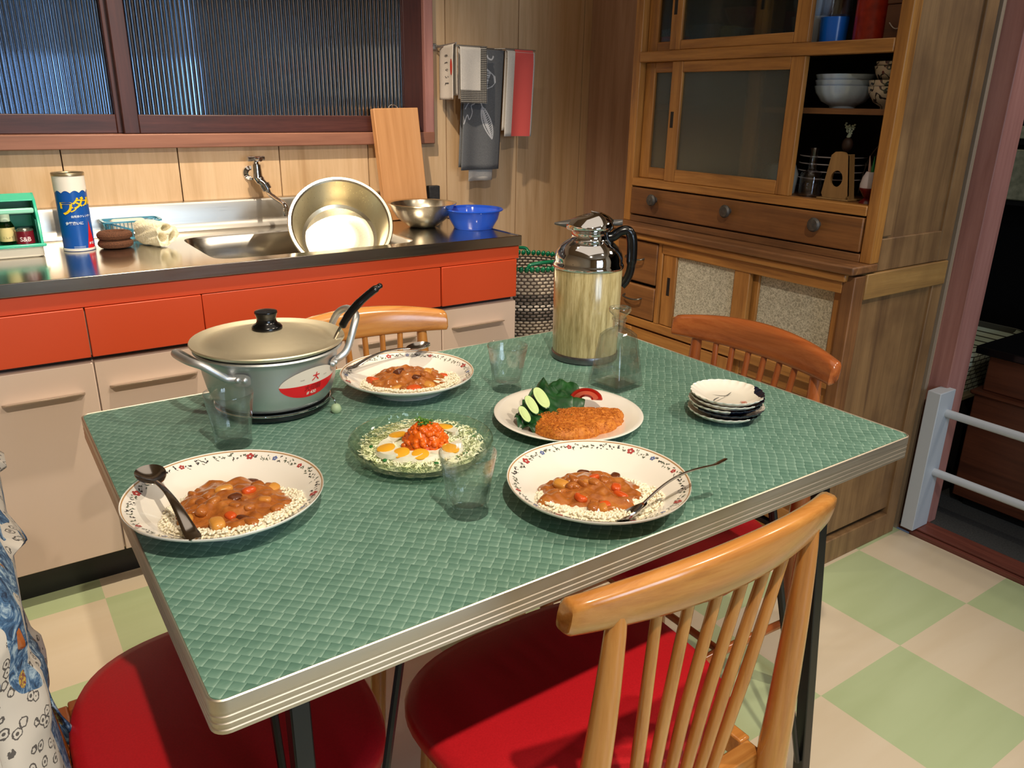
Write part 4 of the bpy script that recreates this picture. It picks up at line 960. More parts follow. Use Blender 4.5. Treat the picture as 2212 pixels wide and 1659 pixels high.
# ================================================================ tableware
TT = TZ
PL_IN = [(0, .0075), (.045, .0078), (.066, .0095), (.078, .0135), (.090, .0205), (.1045, .0270), (.1165, .0325), (.1185, .0345)]
def plz(r):
    for (a, za), (b, zb) in zip(PL_IN[:-1], PL_IN[1:]):
        if r <= b: return za+(zb-za)*(r-a)/(b-a)
    return PL_IN[-1][1]
PL_OUT = [(.1190, .0335), (.1170, .0300), (.104, .0235), (.088, .0155), (.072, .006), (.068, .004), (.0665, .0005), (.0625, .0005), (.0615, .003), (0, .003)]
LEAFS = [plain('border_grey_green', '5b6252', .4), plain('border_black', '2c2c2c', .4), plain('border_red', 'a8403c', .4), plain('border_blue', '5a6a98', .4)]
GOLD = plain('rim_gold_line', 'b38a5a', .35)
def curry_plate(loc, lab, seed, group):
    t = thing('curry_plate', lab, 'plate', (loc[0], loc[1], TT), 0, group)
    body = part('plate_body', MB().lathe(PL_IN+PL_OUT, 96), WHITE, t, smooth=60)
    r_ = random.Random(seed); m = MB()
    def on(r, a, dz=.0005): return (r*cos(a), r*sin(a), plz(r)+dz)
    n = 76
    for i in range(n):
        a = 2*pi*i/n+seed; ph = i % 19
        if ph in (0, 10, 15):
            col = {0: 2, 10: 2, 15: 3}[ph]; sz = .0052 if ph == 0 else .0036
            for k in range(5):
                b = 2*pi*k/5; cx_, cy_ = sz*.62*cos(b), sz*.62*sin(b)
                pts = []
                for q in range(7):
                    g = 2*pi*q/7; pts.append(on(.108+cx_+sz*.42*cos(g), a+(cy_+sz*.42*sin(g))/.108, .0006))
                m.add(pts, [tuple(range(7))], col)
            continue
        col = 0 if r_.random() < .6 else 1
        for k in range(4):
            a1 = a+r_.uniform(-.03, .03); r1 = .108+r_.uniform(-.0035, .0035); dr_, da = r_.uniform(-.004, .004), r_.uniform(-.035, .035)
            P = [(r1+dr_*u, a1+da*u+.012*sin(pi*u)) for u in (0, .33, .66, 1)]
            for u in range(3):
                w_ = .0006 if k > 1 else .0013*(1 if u == 1 else .6)
                (ra, aa), (rb, ab) = P[u], P[u+1]
                m.add([on(ra-w_, aa), on(ra+w_, aa+w_/.108), on(rb+w_, ab+w_/.108), on(rb-w_, ab)], [(0, 1, 2, 3)], col)
    part('floral_border', m, LEAFS, t, smooth=0)
    part('gold_line', MB().lathe([(.1160, plz(.1160)+.0004), (.1172, plz(.1172)+.0004)], 96), GOLD, t)
    return t
def outline_fn(poly, cx_, cy_):
    import bisect
    A = sorted((atan2(y-cy_, x-cx_), sqrt((x-cx_)**2+(y-cy_)**2)) for x, y in poly)
    A = [(A[-1][0]-2*pi, A[-1][1])]+A+[(A[0][0]+2*pi, A[0][1])]
    def f(a):
        a = (a+pi) % (2*pi)-pi
        for (a0, r0), (a1, r1) in zip(A[:-1], A[1:]):
            if a0 <= a <= a1:
                t = (a-a0)/(a1-a0); t = t*t*(3-2*t); return r0+(r1-r0)*t
        return A[0][1]
    return f
def mound(poly, cx_, cy_, basez, H, k=2.2, nr=34, na=110, amp=.003, sc=60, edge=.003, seed=0, wob=.03, sc2=22, amp2=.004):
    f = outline_fn(poly, cx_, cy_)
    def fn(u, v):
        a = 2*pi*v; R_ = f(a)*(1+wob*MN.noise(Vector((cos(a)*3, sin(a)*3, seed)))+wob*.7*MN.noise(Vector((cos(a)*9, sin(a)*9, seed+4)))); r = R_*u
        x, y = cx_+r*cos(a), cy_+r*sin(a)
        b = basez(x, y)
        if u > .999: return (x, y, b+.0005)
        prof_ = (1-u**k)
        lump = amp*MN.noise(Vector((x*sc, y*sc, seed)))+amp2*MN.noise(Vector((x*sc2, y*sc2, seed+9)))
        e = min(1, (1-u)*7)
        return (x, y, b+edge*e**.5+H*prof_+lump*e)
    return MB().grid(fn, nr, na)
def curry_mat():
    t = NT('curry_sauce'); v = t.obj(); f = t.noise(v, 60, 5, .6)
    c = t.ramp(f, [(.3, '8a4a1c'), (.55, 'a9632a'), (.75, 'b97a3c')])
    t.set(Base_Color=c, Roughness=.2, Subsurface_Weight=.08, Subsurface_Radius=(.01, .004, .002), Subsurface_Scale=.3)
    t.bump(t.noise(v, 160, 3, .5), .35, .0015); return t.m
CUR = curry_mat(); RICE = plain('boiled_rice', 'efe6cd', .45, 0, Subsurface_Weight=.15, Subsurface_Radius=(.004, .003, .002), Subsurface_Scale=.3)
CARROT = plain('carrot', 'c9511c', .22); POTATO = plain('potato', 'c98a3a', .25); MEAT = plain('beef', '5c2e16', .25); ONION = plain('onion', 'c07c34', .2)
def lump(c, r, seed, nu=14, nv=9, power=.65):
    m = MB(); R = []; rot = Matrix.Rotation(seed*1.7, 3, 'Z') @ Matrix.Rotation(seed*.9 % .8-.4, 3, 'X')
    for i in range(nv+1):
        t = pi*(i/nv)*.96+.02*pi; ring = []
        for j in range(nu):
            a = 2*pi*j/nu; s_ = lambda q: math.copysign(abs(q)**power, q)
            p = Vector((s_(cos(a))*s_(sin(t))*r[0], s_(sin(a))*s_(sin(t))*r[1], -s_(cos(t))*r[2]))
            p *= 1+.12*MN.noise(p*90+Vector((seed, 0, 0)))
            ring.append(Vector(c)+rot @ p)
        R.append(ring)
    return m.rings(R)
def curry_meal(plc, lab, poly, cc, H, ricepoly, rc, bits, seed, where, skew=(0, 0)):
    bz = lambda x, y: plz(min(.1165, sqrt((x-plc[0])**2+(y-plc[1])**2)))
    rz_ = lambda x, y: TT+bz(x, y)
    # rice
    rm = mound(ricepoly, rc[0], rc[1], rz_, H*.62, 2.6, 22, 80, .0025, 140, .004, seed+3, .02)
    f = outline_fn(ricepoly, rc[0], rc[1]); fc = outline_fn(poly, cc[0], cc[1]); r_ = random.Random(seed)
    cnt = 0
    while cnt < 900:
        a = r_.uniform(0, 2*pi); u = sqrt(r_.uniform(.2, 1.06)); x, y = rc[0]+f(a)*u*cos(a), rc[1]+f(a)*u*sin(a)
        d = sqrt((x-cc[0])**2+(y-cc[1])**2)/fc(atan2(y-cc[1], x-cc[0]))
        if d < .88: cnt += .25; continue
        cnt += 1
        z = rz_(x, y)+.0015+max(0, (.004+H*.62*(1-min(1, u)**2.6)))*r_.uniform(.85, 1.0) if u < 1 else rz_(x, y)+.0015
        rot = Matrix.Rotation(r_.uniform(0, pi), 3, 'Z') @ Matrix.Rotation(r_.uniform(-.6, .6), 3, 'Y')
        rm.ell((x, y, z), (.0026, .0016, .0016), 6, 4, rot)
    tag(part('rice', rm, RICE, smooth=70), 'white boiled rice showing round the curry on the plate '+where, 'rice', 'rice under the curry', 'stuff')
    cu = mound(poly, cc[0], cc[1], rz_, H, 2.4, 44, 150, .0048, 75, .0075, seed, .055, 34, .006)
    def surf(x, y):
        R_ = fc(atan2(y-cc[1], x-cc[0])); u = min(.98, sqrt((x-cc[0])**2+(y-cc[1])**2)/R_); e = min(1, (1-u)*7)
        return rz_(x, y)+.0075*e**.5+H*(1-u**2.4)+e*(.0048*MN.noise(Vector((x*75, y*75, seed)))+.006*MN.noise(Vector((x*34, y*34, seed+9))))
    for i in range(14):
        a = r_.uniform(0, 2*pi); u = sqrt(r_.uniform(0, .8)); x, y = cc[0]+fc(a)*u*cos(a), cc[1]+fc(a)*u*sin(a); s_ = r_.uniform(.005, .010)
        m2 = lump((x, y, surf(x, y)-s_*.1), (s_, s_*.75, s_*.55), seed+40+i, 12, 8); cu.add(m2.v, m2.f)
    cuo = tag(part('curry', cu, CUR, smooth=80), lab, 'curry', 'servings of curry')
    for i, (nm, x, y, s_) in enumerate(bits):
        mat = {'carrot': CARROT, 'potato': POTATO, 'beef': MEAT, 'onion': ONION}[nm]
        part(nm+'_piece', lump((x, y, surf(x, y)-s_*.12), (s_, s_*.72, s_*.5), seed+i), mat, cuo)
PA, PBc, PC = (.206, .915), (.619, .693), (.607, 1.205)
curry_plate(PA, 'flower-bordered plate of curry at the left, a spoon resting on its left rim', 1, 'flower-bordered curry plates')
curry_plate(PBc, 'flower-bordered plate of curry at the front, spoon handle over its right rim', 2, 'flower-bordered curry plates')
curry_plate(PC, 'flower-bordered plate of curry at the far side beside the pot', 3, 'flower-bordered curry plates')
cA = [(.142,.922),(.170,.962),(.199,.984),(.238,.968),(.266,.938),(.276,.888),(.279,.863),(.262,.840),(.243,.832),(.202,.806),(.173,.825),(.150,.852),(.137,.887)]
curry_meal(PA, 'glossy brown curry on the left plate with the upright spoon beside it', cA, (.207, .893), .018, [(.131,.914),(.128,.868),(.148,.836),(.180,.812),(.210,.801),(.262,.832),(.285,.860),(.27,.93),(.2,.97),(.15,.95)], (.205, .885),
    [('potato', .207, .925, .011), ('potato', .176, .837, .012), ('carrot', .232, .905, .009), ('carrot', .195, .855, .008), ('beef', .212, .893, .009), ('beef', .206, .838, .010), ('potato', .262, .905, .010), ('beef', .252, .962, .009), ('potato', .152, .885, .012), ('onion', .240, .868, .008)], 11, 'at the left')
cB = [(.537,.712),(.564,.742),(.604,.749),(.643,.742),(.665,.711),(.674,.680),(.668,.650),(.651,.634),(.630,.632),(.612,.606),(.590,.622),(.565,.622),(.552,.634),(.536,.662),(.520,.685)]
curry_meal(PBc, 'brown curry with carrot pieces on the front plate', cB, (.602, .680), .018, [(.541,.718),(.521,.680),(.538,.628),(.562,.606),(.590,.598),(.625,.602),(.655,.615),(.680,.640),(.675,.70),(.62,.74)], (.602, .672),
    [('carrot', .566, .664, .0095), ('carrot', .585, .640, .009), ('carrot', .620, .650, .010), ('carrot', .617, .700, .008), ('potato', .573, .712, .011), ('beef', .655, .700, .009), ('beef', .632, .738, .009), ('carrot', .628, .668, .009), ('onion', .600, .690, .008), ('onion', .575, .632, .008)], 23, 'at the front')
cC = [(.525,1.192),(.540,1.235),(.561,1.258),(.600,1.272),(.643,1.262),(.670,1.225),(.674,1.185),(.660,1.150),(.636,1.128),(.598,1.118),(.551,1.133),(.528,1.162)]
curry_meal(PC, 'chunky curry on the far plate beside the pot', cC, (.602, 1.192), .019, [(.515,1.18),(.53,1.23),(.6,1.27),(.67,1.23),(.688,1.18),(.668,1.135),(.63,1.117),(.59,1.108),(.545,1.120),(.518,1.15)], (.602, 1.188),
    [('carrot', .580, 1.130, .014), ('carrot', .545, 1.218, .013), ('potato', .556, 1.150, .012), ('potato', .612, 1.136, .012), ('beef', .590, 1.205, .012), ('beef', .606, 1.170, .009), ('potato', .640, 1.190, .011), ('carrot', .665, 1.180, .009), ('onion', .60, 1.23, .010)], 37, 'at the far side')
# spoons: local +x from bowl tip to handle end
def make_spoon():
    t = thing('spoon', 'spoon', 'spoon')
    def bowlf(u, v, up):
        a = 2*pi*v; rr = u; x = -.001-.026*rr*cos(a)*(1-.10*cos(a)) ; y = .0185*rr*sin(a)*(1+.08*cos(a)); z = -.0075*(1-rr*rr)+up
        return (x-.026+.0, y, z+.0075)
    m = MB().grid(lambda u, v: bowlf(u, v, .0006), 10, 36).grid(lambda u, v: bowlf(u, v, -.0008), 10, 36)
    m.rings([[bowlf(1, j/36, z) for j in range(36)] for z in (.0006, -.0008)], cap0=False, cap1=False)
    part('bowl', m, CUTL, t, smooth=60)
    R = []
    for i in range(25):
        u = i/24; x = -.004+.140*u; hw = .0036+.0062*max(0, (u-.25)/.75)**1.3 - (.0035*max(0, (u-.93)/.07)**2); z = .0075+.010*sin(pi*min(1, u*1.15))*1.0-.004*u
        R.append([(x, hw*cos(2*pi*j/12), z+.0016*sin(2*pi*j/12)) for j in range(12)])
    part('handle', MB().rings(R), CUTL, t, smooth=50)
    return t
sp0 = make_spoon()
def place_spoon(o, tip, end, lab, roll=0.0, k=.86):
    a = Vector(tip); b = Vector(end); d = (b-a).normalized()
    y = Vector((0, 0, 1)).cross(d).normalized(); z = d.cross(y)
    Mx = Matrix((d, y, z)).transposed() @ Matrix.Rotation(roll, 3, 'X')
    o.matrix_world = Matrix.Translation(a+d*.054*k) @ Mx.to_4x4() @ Matrix.Scale(k, 4); o['label'] = lab; o['group'] = 'curry spoons'
place_spoon(sp0, (.131, .994, .749), (.146, .822, .731), 'spoon lying bowl up across the left rim of the left curry plate', 0, .95)
sp1 = copy_tree(sp0); place_spoon(sp1, (.566, .600, .7215), (.7115, .588, .762), 'spoon in the front curry plate with its handle over the right rim', -.5, .93)
sp2 = copy_tree(sp0); place_spoon(sp2, (.700, 1.289, .744), (.515, 1.262, .733), 'spoon lying along the far rim of the far curry plate', 0, .98)
# white plate
wp = tag(part('dinner_plate', MB().lathe([(0, .006), (.070, .006), (.078, .008), (.088, .013), (.112, .0185), (.119, .0205), (.1205, .0195), (.119, .0175), (.100, .0115), (.078, .003), (.074, 0), (.070, 0), (.069, .002), (0, .002)], 96), WHITE, smooth=60), 'plain white plate of breaded cutlet and salad in the middle of the table', 'plate', loc=(.751, .922, TT))
def wz(x, y):
    r = sqrt((x-.751)**2+(y-.922)**2); return TT+(.006 if r < .07 else .006+(r-.07)*.30)
ct_poly = [(.679,.928),(.700,.945),(.722,.943),(.750,.938),(.777,.920),(.800,.905),(.820,.893),(.828,.875),(.812,.858),(.800,.846),(.786,.843),(.765,.832),(.745,.835),(.723,.826),(.700,.828),(.680,.828),(.661,.842),(.658,.870),(.664,.898)]
m = mound(ct_poly, .738, .884, wz, .009, 5, 40, 140, .0022, 130, .013, 3, .03, 30, .003)
f = outline_fn(ct_poly, .738, .884)
for i in range(4200):
    a = rnd.uniform(0, 2*pi); u = sqrt(rnd.uniform(0, 1.0)); x, y = .738+f(a)*u*cos(a), .884+f(a)*u*sin(a); e = min(1, (1-u)*7)
    z = wz(x, y)+(.013*e**.5+.009*(1-u**5))*(rnd.uniform(.6, 1) if u > .93 else 1)
    d = Vector((rnd.uniform(-1, 1)+(cos(a) if u > .9 else 0), rnd.uniform(-1, 1)+(sin(a) if u > .9 else 0), rnd.uniform(0, .6))).normalized()*rnd.uniform(.0012, .0030)
    s_ = Vector((-d.y, d.x, .0005)).normalized()*.0006; c_ = Vector((x, y, z))
    m.add([c_-d-s_, c_-d+s_, c_+d*.8+Vector((0, 0, .0004)), c_+Vector((0, 0, .0013))], [(0, 1, 2), (0, 3, 2), (1, 2, 3), (0, 1, 3)])
tag(part('cutlet', m, speck('fried_breadcrumb', 'a8560c', 'd8862a', 180, .65, .5, .001), smooth=0), 'golden breaded cutlet on the white plate', 'cutlet')
# lettuce
def leaf(c, ang, L_, W_, seed, lift, name='lettuce_leaf'):
    def fn(u, v):
        s_ = (v-.5)*2; x = L_*(u-.1); wv = W_*sin(pi*(.12+.80*u))**.6; y = wv*s_
        ruf = .0075*abs(s_)**1.5*sin(4.2*u*pi+seed)+.0035*sin(9*v+seed*2+u*3)*u
        z = lift*(.25+u*.9)*(1-.25*abs(s_)) + ruf + .010*(1-abs(s_))*u+.004*MN.noise(Vector((u*6, v*6, seed)))
        return (c[0]+x*cos(ang)-y*sin(ang), c[1]+x*sin(ang)+y*cos(ang), c[2]+max(.001, z))
    return MB().grid(fn, 48, 48)
LET = speck('lettuce', '073015', '1a5220', 40, .38, .2, .001)
for i, (c_, an, L_, W_, lf_, lab) in enumerate((((.705, .905, .712), radians(62), .105, .042, .030, 'dark ruffled lettuce leaf standing at the back of the white plate'), ((.740, .930, .712), radians(50), .085, .040, .026, 'dark lettuce leaf behind the cutlet next to the tomato'), ((.680, .890, .713), radians(95), .065, .028, .014, 'dark lettuce leaf under the cucumber slices'))):
    tag(part('lettuce_leaf', leaf(c_, an, L_, W_, i*2.1, lf_), LET, smooth=80, solid=.0008), lab, 'lettuce', 'lettuce on the white plate')
cucs = [((.664, .922, .733), .0175, .0068, 'leftmost, smallest of the three cucumber slices'), ((.686, .934, .740), .0205, .0078, 'middle one of the three cucumber slices'), ((.710, .941, .745), .0235, .0098, 'rightmost, longest of the three cucumber slices')]
for c_, L_, W_, lab in cucs:
    t = thing('cucumber_slice', lab, 'cucumber', c_, 0, 'cucumber slices on the white plate')
    d_ = Vector((.12, .86, .42)).normalized(); w_ = Vector((.97, -.14, .20)); w_ = (w_-d_*w_.dot(d_)).normalized()
    t.rotation_euler = Matrix((d_, -w_, d_.cross(-w_))).transposed().to_euler()
    E_ = lambda k, z: [(L_*k*math.copysign(abs(cos(2*pi*j/40))**.8, cos(2*pi*j/40)), W_*k*sin(2*pi*j/40), z) for j in range(40)]
    part('flesh', MB().rings([E_(.97, .0018), E_(.97, .0022)]).rings([E_(.6, .0023), E_(.5, .0026)]), plain('cucumber_flesh', 'c6dc96', .3), t)
    part('skin', MB().rings([E_(.96, -.0015), E_(1.0, -.0008), E_(1.02, .0012), E_(.97, .0019)]), plain('cucumber_skin', '175022', .3), t)
tm = thing('tomato_wedge', 'red tomato wedge at the back of the cutlet', 'tomato', (.798, .935, .7265), radians(-38))
tm.rotation_euler = (radians(-25), 0, radians(-38))
m = MB(); R = []
for i in range(21):
    a = pi*i/20; cx_, cz_ = .026*cos(a), .018*sin(a); w_ = .0015+.012*sin(a)
    R.append([(cx_, -w_, cz_), (cx_*1.06, 0, cz_*1.06+.001), (cx_, w_, cz_), (cx_*.35, w_*.3, cz_*.3), (cx_*.35, -w_*.3, cz_*.3)])
part('skin', m.rings(R), plain('tomato_red', 'c8261a', .15), tm, smooth=60)
R = [[(.021*cos(pi*i/20), -.0125*sin(pi*i/20)-.0004, .0135*sin(pi*i/20)), (.012*cos(pi*i/20), -.0085*sin(pi*i/20)-.001, .008*sin(pi*i/20))] for i in range(21)]
part('flesh', MB().rings(R, closed=False), plain('tomato_flesh', 'e56a4c', .2), tm)
# ---- salad in the glass dish
SD = (.487, .930)
sd = thing('glass_salad_dish', 'round ribbed clear glass dish of cabbage and egg salad', 'dish', (SD[0], SD[1], TT))
m = MB().lathe([(0, .0), (.052, .0), (.058, .001), (.075, .006), (.094, .015), (.0985, .022), (.1035, .031), (.1035, .0335), (.1015, .034), (.098, .028), (.0935, .020), (.085, .0155), (.060, .0085), (0, .008)], 144, rf=lambda a, k: 1+(.010*sin(a*36) if 2 <= k <= 6 else 0))
part('dish', m, GLASS_G, sd, smooth=50)
def sz(x, y): r = sqrt((x-SD[0])**2+(y-SD[1])**2); return TT+.010+(.0 if r < .06 else (r-.06)*.28)
cab = MB()
cabp = [(SD[0]+.083*cos(a*pi/8)*(1+.06*sin(a*3)), SD[1]+.083*sin(a*pi/8)*(1+.06*sin(a*2))) for a in range(16)]
cb_ = mound(cabp, SD[0], SD[1], sz, .014, 2.2, 20, 70, .003, 90, .005, 5); cab.add(cb_.v, cb_.f)
for i in range(1500):
    a = rnd.uniform(0, 2*pi); r_ = .088*sqrt(rnd.uniform(.12, 1)); x, y = SD[0]+r_*cos(a), SD[1]+r_*sin(a); u = r_/.088
    z = sz(x, y)+.006+.013*(1-u**2.2)+rnd.uniform(0, .003); b = rnd.uniform(0, pi); L_ = rnd.uniform(.006, .016); w_ = rnd.uniform(.0006, .0013); cv = rnd.uniform(-.004, .004)
    P = [Vector((x+L_*(q-.5)*cos(b)-cv*(4*(q-.5)**2)*sin(b), y+L_*(q-.5)*sin(b)+cv*(4*(q-.5)**2)*cos(b), z+.002*sin(pi*q+a))) for q in (0, .25, .5, .75, 1)]
    n_ = Vector((-sin(b), cos(b), .4))*w_
    vs = [p-n_ for p in P]+[p+n_ for p in P]+[p+Vector((0, 0, -.0007)) for p in P]
    cab.add(vs, [(k, k+1, k+6, k+5) for k in range(4)]+[(k, k+10, k+11, k+1) for k in range(4)]+[(k+5, k+6, k+11, k+10) for k in range(4)])
CABM = speck('shredded_cabbage', 'd7e0ae', 'eff0d6', 60, .4, 0)
cbo = tag(part('shredded_cabbage', cab, CABM, smooth=0), 'heap of finely shredded cabbage in the glass dish', 'cabbage', None, 'stuff')
m = MB()
for (x, y) in ((.420, .955), (.425, .925), (.415, .900), (.47, .855), (.520, .862), (.545, .955), (.552, .930), (.548, .915), (.535, .99), (.505, .857), (.56, .905), (.555, .96)):
    part('parsley_piece', lump((x, y, sz(x, y)+.012), (.0038, .0028, .0015), x*50, 8, 5), plain('parsley_green', '1e6a2c', .4), cbo)
EGW = plain('egg_white', 'ece7cf', .3, 0, Subsurface_Weight=.1, Subsurface_Scale=.2); EGY = plain('egg_yolk', 'e8a925', .4)
for i, (x, y, an, lab) in enumerate((((.462), .962, 120, 'egg wedge at the back left of the orange mound'), (.540, .950, 20, 'egg wedge at the back right of the orange mound'), (.436, .898, 205, 'egg wedge at the left front of the orange mound'), (.458, .878, 240, 'egg wedge at the front of the orange mound'), (.505, .872, 290, 'egg wedge at the front right, behind the tumbler'), (.425, .925, 165, 'egg wedge at the far left of the orange mound'))):
    t = thing('egg_wedge', lab, 'egg', (x, y, sz(x, y)+.012), radians(an), 'boiled egg wedges in the salad')
    t.rotation_euler = (0, radians(10), radians(an)); t.scale = (1.35, 1.25, 1.1)
    R = []
    for k in range(17):
        b = pi*k/16; R.append([(.018*sin(b)*.9-.012, .0235*cos(b), .0095), (.020*sin(b)-.012, .0245*cos(b), .004), (.012*sin(b)-.012, .018*cos(b), -.004), (-.012, .022*cos(b)*.9, .0075)])
    part('egg_white', MB().rings(R), EGW, t, smooth=50)
    part('egg_yolk', MB().lathe([(0, .0110), (.006, .0108), (.0095, .0095), (.0095, .008)], 24, c=(-.005, 0, 0), rf=lambda a, k: 1+.12*cos(a)), EGY, t)
mdp = [(.487+.035*cos(a*pi/8), .916+.035*sin(a*pi/8)) for a in range(16)]
mo = mound(mdp, .487, .918, lambda x, y: sz(x, y)+.010, .036, 2.4, 40, 110, .006, 110, .004, 8, .015, 55, .005)
for i in range(150):
    a = rnd.uniform(0, 2*pi); u = sqrt(rnd.uniform(0, .92)); x, y = .487+.035*u*cos(a), .916+.035*u*sin(a); s_ = rnd.uniform(.0025, .0055)
    m2 = lump((x, y, sz(x, y)+.010+.003+.035*(1-u**2.4)), (s_, s_*.8, s_*.7), i, 8, 6); mo.add(m2.v, m2.f)
OMT = speck('orange_salad', 'c84c0a', 'e8741e', 120, .22, .4, .0015)
tag(part('orange_mound', mo, OMT, smooth=80), 'glossy orange mound heaped in the middle of the salad', 'salad')
m = MB()
for i in range(26):
    a = rnd.uniform(0, 2*pi); L_ = rnd.uniform(.006, .015); e = rnd.uniform(.1, 1.0); c_ = Vector((.486, .919, TT+.058)); d = Vector((cos(a)*cos(e), sin(a)*cos(e), sin(e)*.7+.1))
    p = c_+d*L_; m.tube([c_, p], [.0006, .0004], 5)
    for k in range(4): m.ell(p-d*k*.0028+Vector((rnd.uniform(-.002, .002), rnd.uniform(-.002, .002), rnd.uniform(-.001, .001))), (.0022, .0016, .0010), 6, 4, Matrix.Rotation(rnd.uniform(0, 3), 3, 'Z'))
tag(part('parsley_sprig', m, plain('parsley_dark', '4c7a1e', .5)), 'green parsley sprig on top of the orange mound', 'parsley')
# ---- tumblers (faceted lower body, thick base)
def make_glass():
    n = 80; nf = 10
    def rf(a, k):
        if 1 <= k <= 8:
            w_ = {1: .3, 2: .7, 3: 1, 4: 1, 5: 1, 6: .9, 7: .55, 8: .2}[k]; return 1-w_*.045*abs(cos(a*nf/2))**1.5
        return 1
    P = [(0, 0), (.0255, 0), (.0272, .003), (.0270, .014), (.0275, .020), (.0285, .030), (.0298, .040), (.0312, .050), (.0325, .058), (.0345, .072), (.0362, .0825), (.0358, .0838), (.0348, .0828), (.0330, .072), (.0305, .058), (.0280, .044), (.0255, .030), (.0235, .020), (.0215, .0165), (0, .0155)]
    return part('tumbler', MB().lathe(P, n, rf=rf), GLASS, smooth=50)
g0 = make_glass()
GG = 'clear faceted tumblers on the table'
tag(g0, 'empty tumbler at the front of the table, before the salad dish', 'tumbler', GG, loc=(.461, .758, TT))
for lab, loc in (('empty tumbler between the pot and the left curry plate', (.274, 1.125, TT)), ('empty tumbler between the far curry plate and the tall vacuum flask', (.757, 1.108, TT))):
    tag(copy_tree(g0), lab, 'tumbler', GG, loc=loc)
# ---- square bottle
gb = thing('square_bottle', 'clear square tapering glass bottle with a round stopper', 'bottle', (.938, 1.018, TT), radians(8))
def sq(h, z, r=.006): return [(x, y, z) for x, y in rrect(h, h, r, 4)]
rr_ = [sq(.034, 0), sq(.037, .003), sq(.0365, .01), sq(.026, .098, .008), sq(.020, .106, .012), sq(.0115, .111, .0114), sq(.0115, .124, .0114), sq(.0135, .126, .0134), sq(.0135, .129, .0134)]
ri_ = [sq(.0095, .129, .0094), sq(.0092, .110, .0091), sq(.018, .103, .010), sq(.0235, .096, .006), sq(.034, .012, .005), sq(.031, .008, .004)]
part('bottle_body', MB().rings(rr_+ri_), GLASS, gb, smooth=40)
part('stopper', MB().lathe([(0, .114), (.0070, .114), (.0085, .128), (.0100, .1295), (.0115, .133), (.0190, .140), (.0205, .144), (.0195, .148), (.012, .1485), (.010, .1465), (0, .1465)], 40), GLASS, gb)
# ---- vacuum flask
vf = thing('vacuum_flask', 'tall vacuum flask with woodgrain body, chrome shoulder and black handle', 'flask', (1.003, 1.188, TT))
def flaskwood():
    t = NT('woodgrain_print'); f = t.noise(t.obj((36, 36, 3.2)), 2.4, 5, .62, .4); g = t.noise(t.obj((160, 160, 14)), 1.8, 3, .7)
    c = t.ramp(f, [(.30, '74663f'), (.48, 'a89664'), (.62, 'c4b586'), (.8, 'd2c596')])
    c = t.mix(.35, c, t.ramp(g, [(.35, '7d6f46'), (.6, 'cfc293')]))
    t.set(Base_Color=c, Roughness=.22, Coat_Weight=.5, Coat_Roughness=.1); return t.m
part('body', MB().lathe([(.0, .014), (.0655, .014), (.0662, .02), (.0668, .10), (.0674, .186), (.066, .188), (0, .188)], 72), flaskwood(), vf)
part('base_ring', MB().lathe([(0, 0), (.064, 0), (.0675, .002), (.0685, .012), (.067, .0155), (.060, .0155)], 72), plain('dull_metal', '76767a', .25, .9), vf)
part('shoulder', MB().lathe([(.060, .184), (.0685, .185), (.0700, .188), (.0700, .192), (.0680, .195), (.0672, .199), (.0672, .206), (.064, .216), (.057, .2265), (.047, .2350), (.0395, .2395), (.0365, .2425), (.0355, .248), (.0365, .255), (.040, .2575), (.030, .2575)], 72), CHROME, vf, smooth=60)
dv = atan2(-.57, .82)  # handle side
Mz = rotz(dv)
m = MB().lathe([(.030, .2560), (.0405, .2570), (.0440, .2610), (.0465, .2660), (.0470, .2690), (.0440, .2725), (.034, .2820), (.020, .2880), (0, .2900)], 60,
   rf=lambda a, k: 1+.10*max(0, cos(a-pi))**4 if k > 1 else 1, zf=lambda a, k, r: (.004*cos(a) if k > 4 else 0)+(.0025*cos(2*a) if 3 <= k <= 5 else 0))
part('lid', m.xf(Mz), CHROME, vf, smooth=60)
m = MB(); R = []
for i in range(9):
    u = i/8; x = -.034-.036*u; w_ = .016*(1-u)**.7+.004; z = .268+.001*u; h_ = .008*(1-u)+.002
    R.append([(x, w_*cos(2*pi*j/16), z+h_*sin(2*pi*j/16)) for j in range(16)])
part('pouring_spout', MB().rings(R).xf(Mz), plain('smoked_plastic', '4c4a48', .3), vf)
m = MB(); R = []
for i in range(7):
    u = i/6; x = .036+.026*u; w_ = .012*(1-u*u*.6); z = .272+.001*u; h_ = .006
    R.append([(x, w_*cos(2*pi*j/16), z+h_*sin(2*pi*j/16)) for j in range(16)])
part('thumb_lever', MB().rings(R).xf(Mz), plain('smoked_plastic', '4c4a48', .3), vf)
part('handle', MB().tube(smooth_path([(.036, 0, .244), (.046, 0, .246), (.060, 0, .256), (.074, 0, .257), (.082, 0, .243), (.0845, 0, .215), (.0835, 0, .180), (.077, 0, .160), (.068, 0, .148)], 6), [.010]*10+[.0095]*12+[.0105]*12+[.0085]*15, 14, up=(0, 1, 0)).xf(Mz), BLACKP, vf, smooth=60)
